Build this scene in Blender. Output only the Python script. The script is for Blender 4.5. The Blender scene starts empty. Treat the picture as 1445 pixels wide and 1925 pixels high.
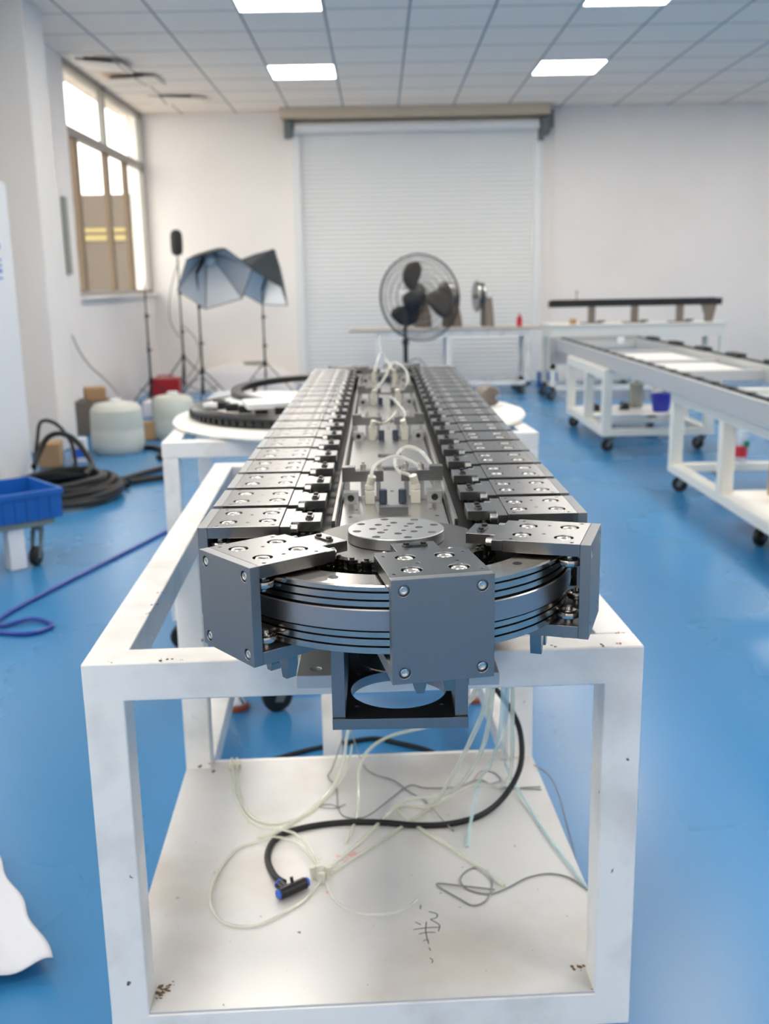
import bpy, bmesh, math, random
from mathutils import Vector, Matrix
from math import sin, cos, pi, radians
random.seed(7)
SC = bpy.context.scene
COL = SC.collection

# ------------------------------------------------------------------ camera, world, exposure
FPX = 1905.0
PITCH, YAW, ROLL = radians(12.72), radians(0.15), radians(1.04)
f_ = Vector((sin(YAW)*cos(PITCH), cos(YAW)*cos(PITCH), -sin(PITCH)))
r_ = Vector((cos(YAW), -sin(YAW), 0))
d_ = f_.cross(r_)
r2 = cos(ROLL)*r_ + sin(ROLL)*d_
d2 = -sin(ROLL)*r_ + cos(ROLL)*d_
cam = bpy.data.cameras.new('camera')
camo = bpy.data.objects.new('camera', cam)
COL.objects.link(camo)
camo.matrix_world = Matrix(((r2.x, -d2.x, -f_.x, 0), (r2.y, -d2.y, -f_.y, 0), (r2.z, -d2.z, -f_.z, 1.15), (0, 0, 0, 1)))
cam.sensor_fit = 'VERTICAL'
cam.sensor_height = 36.0
cam.sensor_width = 27.0
cam.lens = FPX/1925*36
cam.clip_start = 0.02
cam.clip_end = 200
cam.dof.use_dof = True
cam.dof.focus_distance = 0.98
cam.dof.aperture_fstop = 7.2
SC.camera = camo

SC.view_settings.view_transform = 'Standard'
SC.view_settings.look = 'None'
SC.view_settings.gamma = 1
SC.view_settings.use_curve_mapping = False
SC.view_settings.exposure = 0.52
try:
    SC.cycles.use_denoising = True
    SC.cycles.denoiser = 'OPENIMAGEDENOISE'
    SC.cycles.max_bounces = 10
    SC.cycles.diffuse_bounces = 5
    SC.cycles.glossy_bounces = 5
    SC.cycles.transparent_max_bounces = 16
    SC.cycles.caustics_reflective = False
    SC.cycles.caustics_refractive = False
    SC.cycles.sample_clamp_indirect = 6
except Exception:
    pass

W = bpy.data.worlds.new('sky')
SC.world = W
W.use_nodes = True
WN = W.node_tree
WN.nodes['Background'].inputs[0].default_value = (1.0, 0.97, 0.92, 1)
WN.nodes['Background'].inputs[1].default_value = 3.4
LAMP_POWER = 19.5

# room extents
XL, XR, YB, YF, ZC = -2.58, 6.6, 12.0, -4.0, 3.03

def portal(name, loc, rot, sx, sy):
    l = bpy.data.lights.new(name, 'AREA')
    l.shape = 'RECTANGLE'
    l.size, l.size_y = sx, sy
    o = bpy.data.objects.new(name, l)
    COL.objects.link(o)
    o.location = loc
    o.rotation_euler = rot
    l.cycles.is_portal = True
    return o
portal('window_portal', (XL-0.2, 10.5, 2.05), (0, -pi/2, 0), 1.9, 2.9)
portal('window_portal', (XL-0.2, 4.2, 2.05), (0, -pi/2, 0), 1.9, 4.4)
portal('window_portal', (XL-0.2, -1.4, 2.05), (0, -pi/2, 0), 1.9, 4.4)

# ------------------------------------------------------------------ materials
MATS = {}
def mat(name, col, rough=0.5, metal=0.0, spec=0.5, alpha=1.0, coat=0.0):
    m = bpy.data.materials.new(name)
    m.use_nodes = True
    b = m.node_tree.nodes['Principled BSDF']
    b.inputs['Base Color'].default_value = (*col, 1)
    b.inputs['Roughness'].default_value = rough
    b.inputs['Metallic'].default_value = metal
    b.inputs['Specular IOR Level'].default_value = spec
    b.inputs['Alpha'].default_value = alpha
    b.inputs['Coat Weight'].default_value = coat
    MATS[name] = m
    return m

def nodes(m):
    return m.node_tree.nodes, m.node_tree.links, m.node_tree.nodes['Principled BSDF']

def add_noise_color(m, c1, c2, scale=3, lo=0.45, hi=0.65, detail=6, coord='Object', extra=None, stretch=None):
    N, L, B = nodes(m)
    tc = N.new('ShaderNodeTexCoord')
    src = tc.outputs[coord]
    if stretch:
        mp = N.new('ShaderNodeMapping'); mp.inputs['Scale'].default_value = stretch
        L.new(src, mp.inputs[0]); src = mp.outputs[0]
    n = N.new('ShaderNodeTexNoise'); n.inputs['Scale'].default_value = scale; n.inputs['Detail'].default_value = detail
    L.new(src, n.inputs['Vector'])
    r = N.new('ShaderNodeValToRGB')
    r.color_ramp.elements[0].position = lo; r.color_ramp.elements[0].color = (*c1, 1)
    r.color_ramp.elements[1].position = hi; r.color_ramp.elements[1].color = (*c2, 1)
    L.new(n.outputs['Fac'], r.inputs[0])
    out = r.outputs[0]
    if extra:   # small dark chips: (scale, threshold, colour)
        sc, th, cc = extra
        n2 = N.new('ShaderNodeTexNoise'); n2.inputs['Scale'].default_value = sc; n2.inputs['Detail'].default_value = 3
        L.new(src, n2.inputs['Vector'])
        r2_ = N.new('ShaderNodeValToRGB')
        r2_.color_ramp.elements[0].position = th; r2_.color_ramp.elements[0].color = (0, 0, 0, 1)
        r2_.color_ramp.elements[1].position = th+0.03; r2_.color_ramp.elements[1].color = (1, 1, 1, 1)
        L.new(n2.outputs['Fac'], r2_.inputs[0])
        mx = N.new('ShaderNodeMix'); mx.data_type = 'RGBA'
        L.new(r2_.outputs[0], mx.inputs[0]); L.new(out, mx.inputs[6]); mx.inputs[7].default_value = (*cc, 1)
        out = mx.outputs[2]
    L.new(out, B.inputs['Base Color'])
    return m

def add_rough_noise(m, scale, lo, hi, stretch=None, bump=0.0, coord='Object'):
    N, L, B = nodes(m)
    tc = N.new('ShaderNodeTexCoord'); src = tc.outputs[coord]
    if stretch:
        mp = N.new('ShaderNodeMapping'); mp.inputs['Scale'].default_value = stretch
        L.new(src, mp.inputs[0]); src = mp.outputs[0]
    n = N.new('ShaderNodeTexNoise'); n.inputs['Scale'].default_value = scale; n.inputs['Detail'].default_value = 4
    L.new(src, n.inputs['Vector'])
    mr = N.new('ShaderNodeMapRange'); mr.inputs['To Min'].default_value = lo; mr.inputs['To Max'].default_value = hi
    mr.inputs['From Min'].default_value = 0.1; mr.inputs['From Max'].default_value = 0.9
    L.new(n.outputs['Fac'], mr.inputs['Value']); L.new(mr.outputs[0], B.inputs['Roughness'])
    if bump:
        bp = N.new('ShaderNodeBump'); bp.inputs['Strength'].default_value = bump; bp.inputs['Distance'].default_value = 0.001
        L.new(n.outputs['Fac'], bp.inputs['Height']); L.new(bp.outputs[0], B.inputs['Normal'])
    return m

mat('plate_steel', (0.27, 0.27, 0.27), 0.27, 1.0)
mat('face_steel', (0.27, 0.28, 0.29), 0.40, 1.0)
mat('ring_steel', (0.55, 0.505, 0.465), 0.24, 1.0); add_rough_noise(MATS['ring_steel'], 3, 0.17, 0.23, stretch=(1, 1, 200))
mat('band_steel', (0.40, 0.40, 0.415), 0.36, 1.0); add_rough_noise(MATS['band_steel'], 3, 0.32, 0.4, stretch=(1, 1, 300))
mat('screw_steel', (0.72, 0.69, 0.65), 0.28, 1.0)
mat('aluminium', (0.54, 0.54, 0.54), 0.33, 1.0)
mat('deck_aluminium', (0.56, 0.55, 0.53), 0.30, 1.0)
mat('dark_steel', (0.045, 0.045, 0.047), 0.35, 1.0)
mat('cast_plate', (0.60, 0.60, 0.60), 0.55, 0.9)
mat('strip_steel', (0.34, 0.33, 0.32), 0.3, 1.0)
mat('blade_black', (0.045, 0.038, 0.035), 0.45)
mat('chain_steel', (0.12, 0.115, 0.11), 0.25, 1.0)
mat('sprocket_steel', (0.15, 0.145, 0.14), 0.36, 1.0)
mat('bracket_steel', (0.25, 0.265, 0.285), 0.42, 1.0)
mat('rubber_black', (0.010, 0.010, 0.011), 0.42, spec=0.35)
mat('gloss_black', (0.012, 0.012, 0.013), 0.25)
mat('matt_black', (0.02, 0.02, 0.022), 0.7)
mat('white_paint', (0.80, 0.80, 0.79), 0.33)
add_noise_color(MATS['white_paint'], (0.88, 0.86, 0.83), (0.68, 0.655, 0.63), 8, 0.48, 0.72, extra=(55, 0.725, (0.10, 0.07, 0.05)))
mat('shelf_paint', (0.8, 0.79, 0.76), 0.28)
add_noise_color(MATS['shelf_paint'], (0.66, 0.65, 0.64), (0.50, 0.455, 0.40), 4.5, 0.46, 0.78, detail=9, extra=(70, 0.73, (0.16, 0.12, 0.10)))
mat('cream_paint', (0.79, 0.77, 0.70), 0.4)
mat('white_board', (0.83, 0.81, 0.76), 0.4)
mat('wall_paint', (0.76, 0.74, 0.73), 0.7); add_noise_color(MATS['wall_paint'], (0.90, 0.85, 0.81), (0.86, 0.81, 0.77), 1.2, 0.4, 0.7)
mat('pillar_paint', (0.82, 0.78, 0.74), 0.7)
mat('floor_epoxy', (0.10, 0.32, 0.60), 0.2)
add_noise_color(MATS['floor_epoxy'], (0.034, 0.195, 0.43), (0.040, 0.215, 0.455), 0.8, 0.1, 0.9, detail=2)
add_rough_noise(MATS['floor_epoxy'], 0.7, 0.21, 0.34)
mat('shutter_paint', (0.80, 0.80, 0.79), 0.42)
mat('guide_paint', (0.80, 0.80, 0.80), 0.4)
mat('beige_paint', (0.60, 0.50, 0.38), 0.6)
mat('grey_bracket', (0.14, 0.16, 0.16), 0.5)
mat('window_metal', (0.30, 0.28, 0.26), 0.4, 0.3)
mat('backlit_brown', (0.20, 0.14, 0.085), 0.5)  # brown window bars, colour taken darker to carry their backlit shade
mat('tan_facade', (0.10, 0.075, 0.055), 0.9)
mat('yellow_band', (0.30, 0.23, 0.08), 0.8)
mat('concrete', (0.45, 0.43, 0.40), 0.9)
mat('blue_plastic', (0.01, 0.11, 0.42), 0.35)
mat('blue_bucket', (0.015, 0.03, 0.42), 0.35)
mat('blue_cap', (0.02, 0.12, 0.62), 0.35)
mat('blue_hose', (0.01, 0.04, 0.30), 0.35)
mat('red_plastic', (0.42, 0.012, 0.02), 0.4)
mat('red_label', (0.62, 0.03, 0.05), 0.4)
mat('green_label', (0.01, 0.20, 0.12), 0.4)
mat('tan_card', (0.42, 0.26, 0.13), 0.8)
mat('drum_plastic', (0.60, 0.61, 0.54), 0.35)
mat('cloth_white', (0.64, 0.66, 0.71), 0.8)
mat('foam_white', (0.82, 0.78, 0.78), 0.7)
mat('silver_cloth', (0.70, 0.73, 0.76), 0.35, 0.5)
mat('black_cloth', (0.02, 0.03, 0.04), 0.6)
mat('brown_grey', (0.17, 0.145, 0.12), 0.5)
mat('bench_top', (0.50, 0.46, 0.41), 0.5)
mat('cabinet_white', (0.80, 0.81, 0.82), 0.35)
mat('ivory_plastic', (0.66, 0.64, 0.55), 0.4)
mat('slot_blue', (0.07, 0.09, 0.13), 0.3, 0.6)
mat('tube_clear', (0.88, 0.88, 0.82), 0.12, alpha=0.34)
mat('hose_clear', (0.78, 0.80, 0.68), 0.15, alpha=0.5)
mat('frame_aluminium', (0.60, 0.60, 0.60), 0.45, 0.6)
mat('tube_blue_clear', (0.58, 0.78, 0.82), 0.12, alpha=0.5)
mat('bottle_clear', (0.85, 0.88, 0.92), 0.1, alpha=0.4)
mat('wire_grey', (0.24, 0.25, 0.27), 0.4)
mat('pencil', (0.16, 0.16, 0.19), 0.8)
mat('orange_rubber', (0.45, 0.09, 0.03), 0.5)
mat('chrome', (0.8, 0.8, 0.8), 0.1, 1.0)
mat('gauge_grey', (0.30, 0.31, 0.27), 0.5)
mat('lamp_body', (0.8, 0.8, 0.8), 0.5)
m = mat('lamp_glow', (1, 1, 1), 0.5)
nodes(m)[2].inputs['Emission Color'].default_value = (1.0, 0.92, 0.825, 1)
nodes(m)[2].inputs['Emission Strength'].default_value = LAMP_POWER

# ceiling: grey tiles with dark joint lines (0.6 m grid in world space)
m = mat('ceiling_tiles', (0.56, 0.58, 0.59), 0.7)
N, L, B = nodes(m)
g = N.new('ShaderNodeNewGeometry'); sp = N.new('ShaderNodeSeparateXYZ'); L.new(g.outputs['Position'], sp.inputs[0])
def line_mask(out, off):
    a = N.new('ShaderNodeMath'); a.operation = 'SUBTRACT'; L.new(out, a.inputs[0]); a.inputs[1].default_value = off
    b = N.new('ShaderNodeMath'); b.operation = 'DIVIDE'; L.new(a.outputs[0], b.inputs[0]); b.inputs[1].default_value = 0.6
    c = N.new('ShaderNodeMath'); c.operation = 'PINGPONG'; L.new(b.outputs[0], c.inputs[0]); c.inputs[1].default_value = 0.5
    e = N.new('ShaderNodeMath'); e.operation = 'LESS_THAN'; L.new(c.outputs[0], e.inputs[0]); e.inputs[1].default_value = 0.014
    return e.outputs[0]
mx1 = N.new('ShaderNodeMath'); mx1.operation = 'MAXIMUM'
L.new(line_mask(sp.outputs[0], -0.34), mx1.inputs[0]); L.new(line_mask(sp.outputs[1], 9.5), mx1.inputs[1])
mx2 = N.new('ShaderNodeMix'); mx2.data_type = 'RGBA'
L.new(mx1.outputs[0], mx2.inputs[0]); mx2.inputs[6].default_value = (0.95, 0.84, 0.74, 1); mx2.inputs[7].default_value = (0.24, 0.25, 0.26, 1)
L.new(mx2.outputs[2], B.inputs['Base Color'])

# window glass: mostly transparent, a little glossy
m = bpy.data.materials.new('window_glass'); m.use_nodes = True; MATS['window_glass'] = m
N, L = m.node_tree.nodes, m.node_tree.links
N.remove(N['Principled BSDF'])
tr = N.new('ShaderNodeBsdfTransparent'); tr.inputs[0].default_value = (0.93, 0.94, 0.93, 1)
gl = N.new('ShaderNodeBsdfGlossy'); gl.inputs['Roughness'].default_value = 0.08
mxs = N.new('ShaderNodeMixShader'); mxs.inputs[0].default_value = 0.08
L.new(tr.outputs[0], mxs.inputs[1]); L.new(gl.outputs[0], mxs.inputs[2]); L.new(mxs.outputs[0], N['Material Output'].inputs[0])

# ------------------------------------------------------------------ mesh helpers
class MB:
    def __init__(s):
        s.bm = bmesh.new()
    def box(s, x0, x1, y0, y1, z0, z1, M=None):
        vs = [s.bm.verts.new(v) for v in ((x0,y0,z0),(x1,y0,z0),(x1,y1,z0),(x0,y1,z0),(x0,y0,z1),(x1,y0,z1),(x1,y1,z1),(x0,y1,z1))]
        for f in ((0,3,2,1),(4,5,6,7),(0,1,5,4),(1,2,6,5),(2,3,7,6),(3,0,4,7)):
            s.bm.faces.new([vs[i] for i in f])
        if M is not None:
            for v in vs: v.co = M @ v.co
        return s
    def beam(s, a, b, w, h):
        a, b = Vector(a), Vector(b)
        d = (b-a); ln = d.length; d.normalize()
        up = Vector((0,0,1)) if abs(d.z) < 0.95 else Vector((0,1,0))
        x = d.cross(up).normalized(); y = x.cross(d).normalized()
        M = Matrix(((x.x,d.x,y.x,a.x),(x.y,d.y,y.y,a.y),(x.z,d.z,y.z,a.z),(0,0,0,1)))
        return s.box(-w/2, w/2, 0, ln, -h/2, h/2, M)
    def lathe(s, prof, seg=24, M=None, close=True):
        """prof: list of (r, z); revolved round z; ends capped when close"""
        rings = []
        for r, z in prof:
            if r < 1e-6:
                v = s.bm.verts.new((0,0,z)); rings.append([v])
            else:
                rings.append([s.bm.verts.new((r*cos(2*pi*k/seg), r*sin(2*pi*k/seg), z)) for k in range(seg)])
        for a, b in zip(rings, rings[1:]):
            for k in range(seg):
                k2 = (k+1) % seg
                if len(a) == 1 and len(b) > 1: s.bm.faces.new((a[0], b[k2], b[k]))
                elif len(b) == 1 and len(a) > 1: s.bm.faces.new((a[k], a[k2], b[0]))
                elif len(a) > 1: s.bm.faces.new((a[k], a[k2], b[k2], b[k]))
        if close:
            if len(rings[0]) > 1: s.bm.faces.new(list(reversed(rings[0])))
            if len(rings[-1]) > 1: s.bm.faces.new(rings[-1])
        if M is not None:
            for rg in rings:
                for v in rg: v.co = M @ v.co
        return s
    def cyl(s, c, axis, r, h, seg=20, bev=0.0):
        M = axis_matrix(c, axis)
        if bev: return s.lathe([(r-bev,0),(r,bev),(r,h-bev),(r-bev,h)], seg, M)
        return s.lathe([(r,0),(r,h)], seg, M)
    def screw(s, c, axis, r, h, seg=18):
        """socket head: bevelled cylinder with a hexagonal recess"""
        M = axis_matrix(c, axis)
        rh = r*0.52
        def ring(rad, z, hexa=False):
            out = []
            for k in range(seg):
                a = 2*pi*k/seg
                rr = rad
                if hexa:
                    q = (a % (pi/3)) - pi/6
                    rr = rad*cos(pi/6)/cos(q)
                out.append(s.bm.verts.new(M @ Vector((rr*cos(a), rr*sin(a), z))))
            return out
        R = [ring(r,0), ring(r,h-0.15*r), ring(r*0.87,h), ring(rh*1.25,h), ring(rh,h-0.1*r,True), ring(rh,h*0.45,True)]
        for a, b in zip(R, R[1:]):
            for k in range(seg):
                s.bm.faces.new((a[k], a[(k+1)%seg], b[(k+1)%seg], b[k]))
        s.bm.faces.new(R[-1]); s.bm.faces.new(list(reversed(R[0])))
        return s
    def tube(s, pts, r, seg=8, smooth=True, closed=False, n=6, taper=None):
        P = catmull(pts, n, closed) if smooth else [Vector(p) for p in pts]
        m_ = len(P)
        T = []
        for i in range(m_):
            if closed: t = P[(i+1)%m_]-P[i-1]
            else: t = P[min(i+1,m_-1)]-P[max(i-1,0)]
            T.append(t.normalized() if t.length > 1e-9 else Vector((0,0,1)))
        nrm = T[0].orthogonal().normalized()
        rings = []
        for i in range(m_):
            if i:
                q = T[i-1].rotation_difference(T[i]); nrm = (q @ nrm); nrm = (nrm - T[i]*nrm.dot(T[i])).normalized()
            bn = T[i].cross(nrm)
            rr = r if taper is None else r*(1+(taper-1)*i/(m_-1))
            rings.append([s.bm.verts.new(P[i] + rr*(cos(2*pi*k/seg)*nrm + sin(2*pi*k/seg)*bn)) for k in range(seg)])
        pairs = list(zip(rings, rings[1:]))
        for a, b in pairs:
            for k in range(seg): s.bm.faces.new((a[k], a[(k+1)%seg], b[(k+1)%seg], b[k]))
        if closed:
            a, b = rings[-1], rings[0]
            best = min(range(seg), key=lambda o: (a[0].co-b[o].co).length)
            for k in range(seg): s.bm.faces.new((a[k], a[(k+1)%seg], b[(k+1+best)%seg], b[(k+best)%seg]))
        else:
            s.bm.faces.new(list(reversed(rings[0]))); s.bm.faces.new(rings[-1])
        return s
    def prism(s, poly, z0, z1, M=None):
        a = [s.bm.verts.new((x,y,z0)) for x,y in poly]; b = [s.bm.verts.new((x,y,z1)) for x,y in poly]
        n = len(poly)
        s.bm.faces.new(list(reversed(a))); s.bm.faces.new(b)
        for k in range(n): s.bm.faces.new((a[k], a[(k+1)%n], b[(k+1)%n], b[k]))
        if M is not None:
            for v in a+b: v.co = M @ v.co
        return s
    def mesh(s, name, angle=35):
        me = bpy.data.meshes.new(name)
        bmesh.ops.recalc_face_normals(s.bm, faces=s.bm.faces)
        s.bm.to_mesh(me); s.bm.free()
        me.polygons.foreach_set('use_smooth', [True]*len(me.polygons))
        me.set_sharp_from_angle(angle=radians(angle))
        return me
    def build(s, name, material, parent=None, bevel=0.0, angle=35):
        me = s.mesh(name, angle)
        return put(name, me, material, parent, bevel)

def put(name, me, material, parent=None, bevel=0.0):
    o = bpy.data.objects.new(name, me)
    if isinstance(material, str): material = MATS[material]
    if not me.materials: me.materials.append(material)
    COL.objects.link(o)
    if parent is not None: o.parent = parent
    if bevel:
        b = o.modifiers.new('bevel', 'BEVEL'); b.width = bevel; b.segments = 2; b.limit_method = 'ANGLE'; b.angle_limit = radians(40)
        b.harden_normals = True
    return o

def axis_matrix(c, axis):
    z = Vector(axis).normalized(); x = z.orthogonal().normalized(); y = z.cross(x)
    return Matrix(((x.x,y.x,z.x,c[0]),(x.y,y.y,z.y,c[1]),(x.z,y.z,z.z,c[2]),(0,0,0,1)))

def catmull(pts, n=6, closed=False):
    P = [Vector(p) for p in pts]
    out = []; m_ = len(P)
    rng = range(m_) if closed else range(m_-1)
    for i in rng:
        if closed: p0,p1,p2,p3 = P[i-1],P[i],P[(i+1)%m_],P[(i+2)%m_]
        else: p0,p1,p2,p3 = P[max(i-1,0)],P[i],P[i+1],P[min(i+2,m_-1)]
        for k in range(n):
            t = k/n
            out.append(0.5*((2*p1)+(-p0+p2)*t+(2*p0-5*p1+4*p2-p3)*t*t+(-p0+3*p1-3*p2+p3)*t**3))
    if not closed: out.append(P[-1])
    return out

def drill(me, cutters):
    """subtract each cutter mesh from me, return the new mesh"""
    base = bpy.data.objects.new('drill_base', me); COL.objects.link(base)
    cm = bpy.data.objects.new('drill_cut', cutters); COL.objects.link(cm)
    md = base.modifiers.new('b', 'BOOLEAN'); md.object = cm; md.operation = 'DIFFERENCE'; md.solver = 'EXACT'
    dg = bpy.context.evaluated_depsgraph_get()
    new = bpy.data.meshes.new_from_object(base.evaluated_get(dg))
    bpy.data.objects.remove(base); bpy.data.objects.remove(cm)
    new.polygons.foreach_set('use_smooth', [True]*len(new.polygons))
    new.set_sharp_from_angle(angle=radians(30))
    return new

def empty(name, loc=(0,0,0), rz=0.0, rot=None):
    o = bpy.data.objects.new(name, None); COL.objects.link(o)
    o.location = loc; o.rotation_euler = rot if rot else (0,0,rz)
    o.empty_display_size = 0.05
    return o

def tag(o, label=None, cat=None, group=None, kind=None):
    if label: o['label'] = label
    if cat: o['category'] = cat
    if group: o['group'] = group
    if kind: o['kind'] = kind
    return o

def structure(o, label=None):
    o['kind'] = 'structure'
    if label: o['label'] = label
    return o

CH = {}
def copy_tree(o, parent=None):
    c = o.copy(); COL.objects.link(c)
    if parent is not None: c.parent = parent; 
    for ch in list(KIDS(o)): copy_tree(ch, c)
    return c
def KIDS(o):
    return [x for x in bpy.data.objects if x.parent == o]

# ------------------------------------------------------------------ the room
structure(MB().box(XL-0.3, XR+0.3, YF-0.3, YB+0.3, -0.1, 0.0).build('floor', 'floor_epoxy'), 'glossy light blue epoxy floor')
structure(MB().box(XL-0.3, XR+0.3, YF-0.3, YB+0.3, ZC, ZC+0.1).build('ceiling', 'ceiling_tiles'), 'suspended ceiling of square grey tiles')
DX0, DX1, DZ = -0.87, 1.80, 2.84      # roller shutter opening
mb = MB(); mb.box(XL-0.2, XR+0.2, YB, YB+0.2, 0, ZC)
structure(mb.build('wall_back', 'wall_paint'), 'plain off-white back wall')
structure(MB().box(XR, XR+0.2, YF, YB, 0, ZC).build('wall_right', 'wall_paint'))
structure(MB().box(XL-0.2, XR+0.2, YF-0.2, YF, 0, ZC).build('wall_front', 'wall_paint'))
mb = MB()
WINS = [(9.02, 11.96), (2.0, 6.4), (-3.6, 0.8)]     # window spans along y
SILL, TRANS = 1.08, 2.47
edges = [YF] + [v for a, b in sorted(WINS) for v in (a, b)] + [YB]
for k in range(0, len(edges), 2):
    if edges[k+1]-edges[k] > 0.001: mb.box(XL-0.09, XL, edges[k], edges[k+1], 0, ZC)
for a, b in WINS:
    mb.box(XL-0.09, XL, a, b, 0, SILL)
structure(mb.build('wall_left', 'wall_paint'), 'left wall with tall windows')
def window(n, a, b, muls, lower):
    t = empty('window_%d' % n, (XL-0.04, a, SILL)); structure(t)
    L_ = b-a; H_ = ZC-SILL; T_ = TRANS-SILL
    fr = MB()
    fr.box(-0.03, 0.03, 0, 0.05, 0, H_).box(-0.03, 0.03, L_-0.05, L_, 0, H_).box(-0.03, 0.03, 0, L_, 0, 0.05).box(-0.03, 0.03, 0, L_, H_-0.05, H_)
    fr.box(-0.035, 0.035, 0, L_, T_-0.045, T_+0.03)
    for y in muls: fr.box(-0.03, 0.03, y-0.035, y+0.035, T_, H_)
    fr.build('window_frame', 'window_metal', t, 0.004)
    for y in lower: MB().box(-0.028, 0.028, y-0.045, y+0.045, 0.05, T_-0.046).build('sash_bar', 'backlit_brown', t, 0.004)
    MB().box(-0.12, 0.10, 0, L_, -0.02, 0.005).build('window_sill', 'wall_paint', t)
    MB().box(-0.003, 0.003, 0.03, L_-0.03, T_, H_-0.03).build('window_pane', 'window_glass', t)
    MB().box(-0.003, 0.003, 0.03, L_-0.03, 0.03, T_).build('window_pane', 'window_glass', t)
    return t
window(1, 9.02, 11.96, [1.33], [0.29, 1.33, 2.10])['label'] = 'tall window bright with daylight above and tan behind its lower panes'
window(2, 2.0, 6.4, [1.47, 2.93], [0.73, 1.47, 2.2, 2.93, 3.67])
window(3, -3.6, 0.8, [1.47, 2.93], [0.73, 1.47, 2.2, 2.93, 3.67])
tag(MB().box(0.001, 0.025, 0, 0.10, 0, 0.62).build('wall_strip', 'gauge_grey'), 'narrow grey strip fixed on the wall between pillar and window', 'strip')
bpy.data.objects['wall_strip'].location = (XL, 8.66, 1.27)
structure(MB().box(XL, -2.30, 7.24, 7.66, 0, ZC).build('trim_1', 'pillar_paint', None, 0.01), 'white square pillar against the left wall')
structure(MB().box(XL, -2.30, 1.1, 1.5, 0, ZC).build('trim_2', 'pillar_paint'))

# outside the windows
g_ = structure(MB().box(-30, XL-0.3, -10, 40, -0.2, -0.1).build('trim_3', 'concrete'), 'grey concrete yard outside the windows')
t = empty('neighbour_building', (-6.3, 17, -0.1)); tag(t, 'tan building with a yellow band seen blurred through the left window', 'building')
MB().box(-5, 3.55, 0, 4, 0, 2.72).build('wall', 'tan_facade', t)
for z0, z1 in ((2.0, 2.09), (2.13, 2.20)): MB().box(-5, 2.9, -0.03, 0, z0, z1).build('yellow_band', 'yellow_band', t)
MB().box(-5, 3.55, -0.06, 0, 1.0, 1.06).build('ledge', 'concrete', t)

# roller shutter
d = empty('door_1', ((DX0+DX1)/2, YB, 0)); structure(d, 'pale grey roller shutter door closed to the floor')
w2 = (DX1-DX0)/2
mb = MB()
bm_ = mb.bm; n_ = 56; pitch = (DZ-0.02)/n_
pr = []
for k in range(n_):
    z0 = 0.02+k*pitch
    pr += [(-0.034, z0), (-0.040, z0+pitch*0.12), (-0.047, z0+pitch*0.5), (-0.040, z0+pitch*0.88)]
pr.append((-0.030, DZ))
A = [bm_.verts.new((-w2, y, z)) for y, z in pr]; Bv = [bm_.verts.new((w2, y, z)) for y, z in pr]
for k in range(len(pr)-1): bm_.faces.new((A[k], Bv[k], Bv[k+1], A[k+1]))
mb.box(-w2, w2, -0.028, -0.01, 0, DZ)
mb.build('shutter_curtain', 'shutter_paint', d, angle=20)
for s in (-1, 1):
    MB().box(s*(w2+0.02)-0.045, s*(w2+0.02)+0.045, -0.085, -0.001, 0, DZ).build('guide_rail', 'guide_paint', d, 0.006)
MB().cyl((-w2-0.02, -0.11, DZ+0.0), (1,0,0), 0.062, 2*w2+0.04, 28).build('shutter_roll', 'guide_paint', d)
for s in (-1, 1):
    b = MB(); x = s*(w2+0.085)
    b.box(x-0.045, x+0.045, -0.2, -0.001, DZ-0.1, DZ+0.07)
    if s > 0: b.box(x+0.02, x+0.1, -0.12, -0.001, DZ-0.03, DZ+0.16).box(x-0.07, x-0.01, -0.15, -0.05, DZ-0.17, DZ-0.05)
    b.build('roll_bracket', 'grey_bracket', d, 0.004)
structure(MB().box(DX0-0.16, DX1+0.12, YB-0.30, YB-0.002, 2.925, 3.028).build('trim_4', 'beige_paint'), 'beige boxed beam above the roller door')
structure(MB().box(DX1+0.2, DX1+0.23, YB-0.03, YB-0.002, 0, 2.95).build('trim_5', 'wall_paint'))

# ceiling lights: recessed 0.6 m LED panels
def ceiling_light(x, y, label, group=None):
    t = empty('ceiling_light', (x, y, ZC)); tag(t, label, 'light', group)
    fr = MB(); a = 0.297; b_ = 0.282
    for q in ((-a,a,-a,-b_),(-a,a,b_,a),(-a,-b_,-b_,b_),(b_,a,-b_,b_)): fr.box(q[0],q[1],q[2],q[3],-0.012,-0.001)
    fr.build('light_frame', 'lamp_body', t)
    MB().box(-b_, b_, -b_, b_, -0.008, -0.001).build('diffuser', 'lamp_glow', t)
    return t
vis = {(-0.64, 9.8): 'square ceiling light panel left of centre nearest the roller door',
       (1.76, 9.8): 'square ceiling light panel right of centre nearest the roller door',
       (-0.64, 7.4): 'square ceiling light cut by the top edge of the picture, left one',
       (1.76, 7.4): 'square ceiling light cut by the top edge of the picture, right one'}
for y in (9.8, 7.4, 5.0, 2.6, 0.2, -2.2):
    for x in (-0.64, 1.76, 4.16):
        lb = vis.get((x, y))
        if lb: ceiling_light(x, y, lb, 'ceiling light panels')
        else: ceiling_light(x, y, 'square ceiling light panel outside the picture', 'ceiling light panels outside the picture')
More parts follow.
